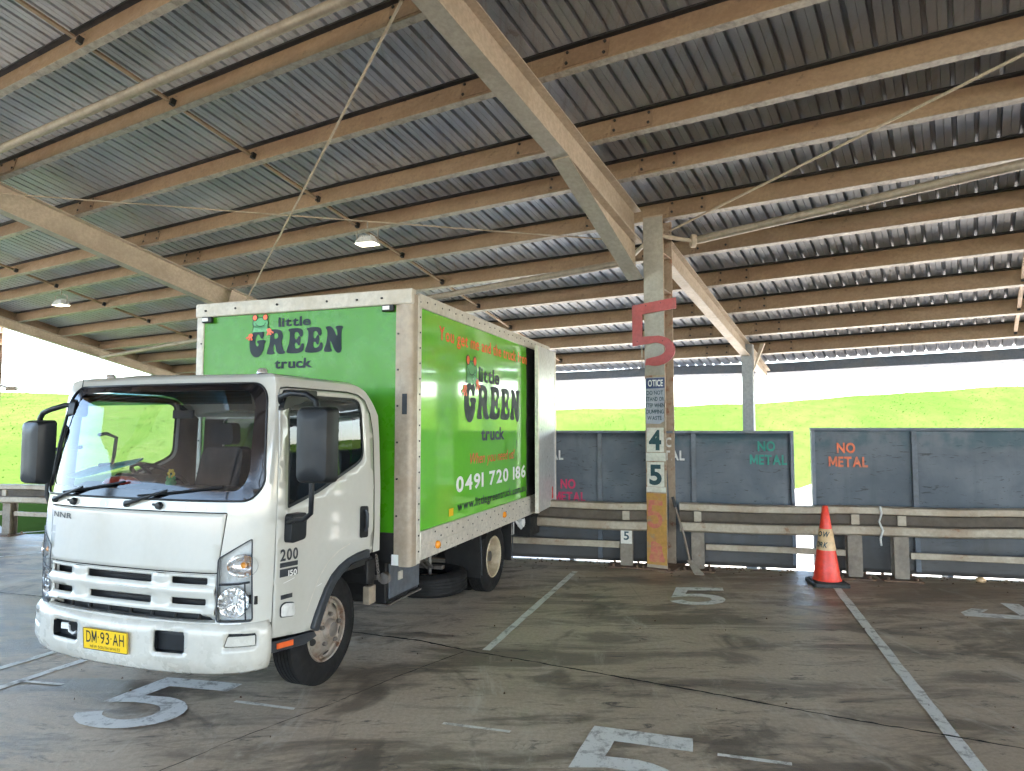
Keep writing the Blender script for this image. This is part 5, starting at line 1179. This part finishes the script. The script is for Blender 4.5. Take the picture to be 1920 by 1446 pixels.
# chassis and the gear below the floor
mb = tm()
for sx in (-1, 1): mb.box((sx * .33 - .035, 3.6, .48), (sx * .33 + .035, 8.9, .68))
for y in (4.6, 5.4, 6.1, 6.8, 7.6, 8.4): mb.box((-.29, y, .50), (.29, y + .06, .66))
for y in np.arange(5.0, 8.9, .42): mb.box((XL + .05, y, .68), (XR - .05, y + .05, .738))
mb.tube([(0, 4.6, .42), (0, 7.0, .40)], .045, 10); mb.lathe([(0, -.15), (.12, -.12), (.17, 0), (.12, .12), (0, .15)], (0, 7.0, .40), 'x', 20); mb.tube([(-.9, 7.02, .382), (.9, 7.02, .382)], .06, 10); mb.tube([(-.75, 4.15, .36), (.75, 4.15, .36)], .04, 10)
mb.box((-.3, 3.7, .42), (.3, 4.7, .9)); mb.build('chassis', 'chas', truck)
mb = tm(); mb.box((.40, 5.02, .335), (.80, 5.60, .68)); tb = mb.build('battery_box', 'chas', truck, bevel=.01)
mb = tm(); mb.box((.44, 5.601, .345), (.80, 5.62, .67)); mb.box((.8005, 5.06, .37), (.818, 5.61, .66)); mb.build('box_cover', 'wallstiff', tb, bevel=.006)
mb = tm(); mb.box((.42, 5.01, .322), (.83, 5.63, .3345)); mb.build('tray', 'hub', tb)
mb = tm(); mb.box((.8185, 5.2, .50), (.83, 5.27, .57)); mb.build('latch', 'alu', tb)
mb = tm(); mb.box((.35, 5.7, .50), (.42, 6.45, .66)); mb.tube([(.8, 5.6, .66), (.72, 6.1, .42)], .012, 6); mb.tube([(.74, 5.6, .64), (.66, 6.1, .41)], .012, 6); mb.tube([(-.1, 5.2, .45), (.3, 5.9, .5), (.3, 6.4, .48)], .05, 10); mb.build('stay', 'hub', truck)
mb = tm(); mb.box((-.85, 5.2, .36), (-.4, 6.2, .68)); mb.build('fuel_tank', 'chas', truck, bevel=.04)
for y0, lean in ((6.50, .03), (7.52, -.02)):
    mb = tm(); mb.add([(.66, y0, .74), (1.06, y0, .74), (1.06, y0 + lean, .25), (.66, y0 + lean, .25), (.66, y0 + .012, .74), (1.06, y0 + .012, .74), (1.06, y0 + lean + .012, .25), (.66, y0 + lean + .012, .25)], [(0, 1, 2, 3), (7, 6, 5, 4), (0, 4, 5, 1), (1, 5, 6, 2), (2, 6, 7, 3), (3, 7, 4, 0)])
    mf = mb.build('mud_flap', 'chas', truck)
    mb = tm(); mb.tube([(1.07, y0, .73), (1.07, y0 + .02, .60), (1.075, y0 + lean, .28)], .007, 8); mb.build('flap_stay', 'plasg', mf, 50)
mb = tm(); mb.lathe([(.47, .66), (.47, 1.07)], (0, 7.02, .36), 'x', 40); mb.f = [f for f in mb.f if all(mb.v[i].z > .62 for i in f)]; mb.m = [0] * len(mb.f); mb.build('mudguard', 'chas', truck, 60)
mb = tm(); mb.box((.9, 7.75, .50), (.98, 7.85, .66)); mb.lathe([(.0, -.04), (.06, -.03), (.07, 0), (.06, .04), (0, .05)], (1.0, 8.05, .62), 'x', 14); mb.tube([(.98, 7.9, .66), (1.02, 8.0, .55), (1.0, 8.2, .6)], .014, 6); mb.build('tail_lift_gear', 'lampgrey', truck, 40)
mb = tm(); mb.box((.62, 8.3, .40), (1.05, 8.7, .66)); mb.box((-.9, 8.4, .40), (.6, 8.8, .50)); mb.build('tail_lift_box', 'chas', truck, bevel=.01)
# things hanging between cab and box: bracket, chain, reflector block
mb = tm(); mb.box((.60, 4.60, .60), (.88, 4.72, .78)); mb.box((.55, 4.74, .52), (.80, 4.84, .70)); mb.build('cab_mount', 'chas', truck, bevel=.01)
mb = tm(); 
for k in range(9):
    p = Vector((.90 - k * .004, 4.70 + k * .012, .80 - k * .026)); d = Vector((.3, .3, -1)).normalized()
    u_ = Vector((1, 0, 0)) if k % 2 else Vector((0, 1, 0)); mb.tube([p + d * .016 * math.cos(t) + u_ * .009 * math.sin(t) for t in [2 * math.pi * q / 10 for q in range(11)]], .0035, 5)
mb.build('safety_chain', 'hub', truck)
mb = tm(); mb.box((.84, 4.60, .44), (.90, 4.70, .58)); mb.build('rear_step', 'galv', truck, bevel=.008)
mb = tm(); mb.tube([(.2, 4.8, .62), (.6, 4.82, .60), (.88, 4.83, .60)], .02, 8); mb.lathe([(0, -.03), (.045, -.02), (.05, .02), (0, .03)], (.9, 4.83, .60), 'y', 12); mb.build('air_line', 'hub', truck, 40)
mb = tm(); mb.box((XR - .165, YA - .02, .705), (XR - .105, YA - .0125, .79)); mb.build('white_reflector', 'whiteink', cpost)
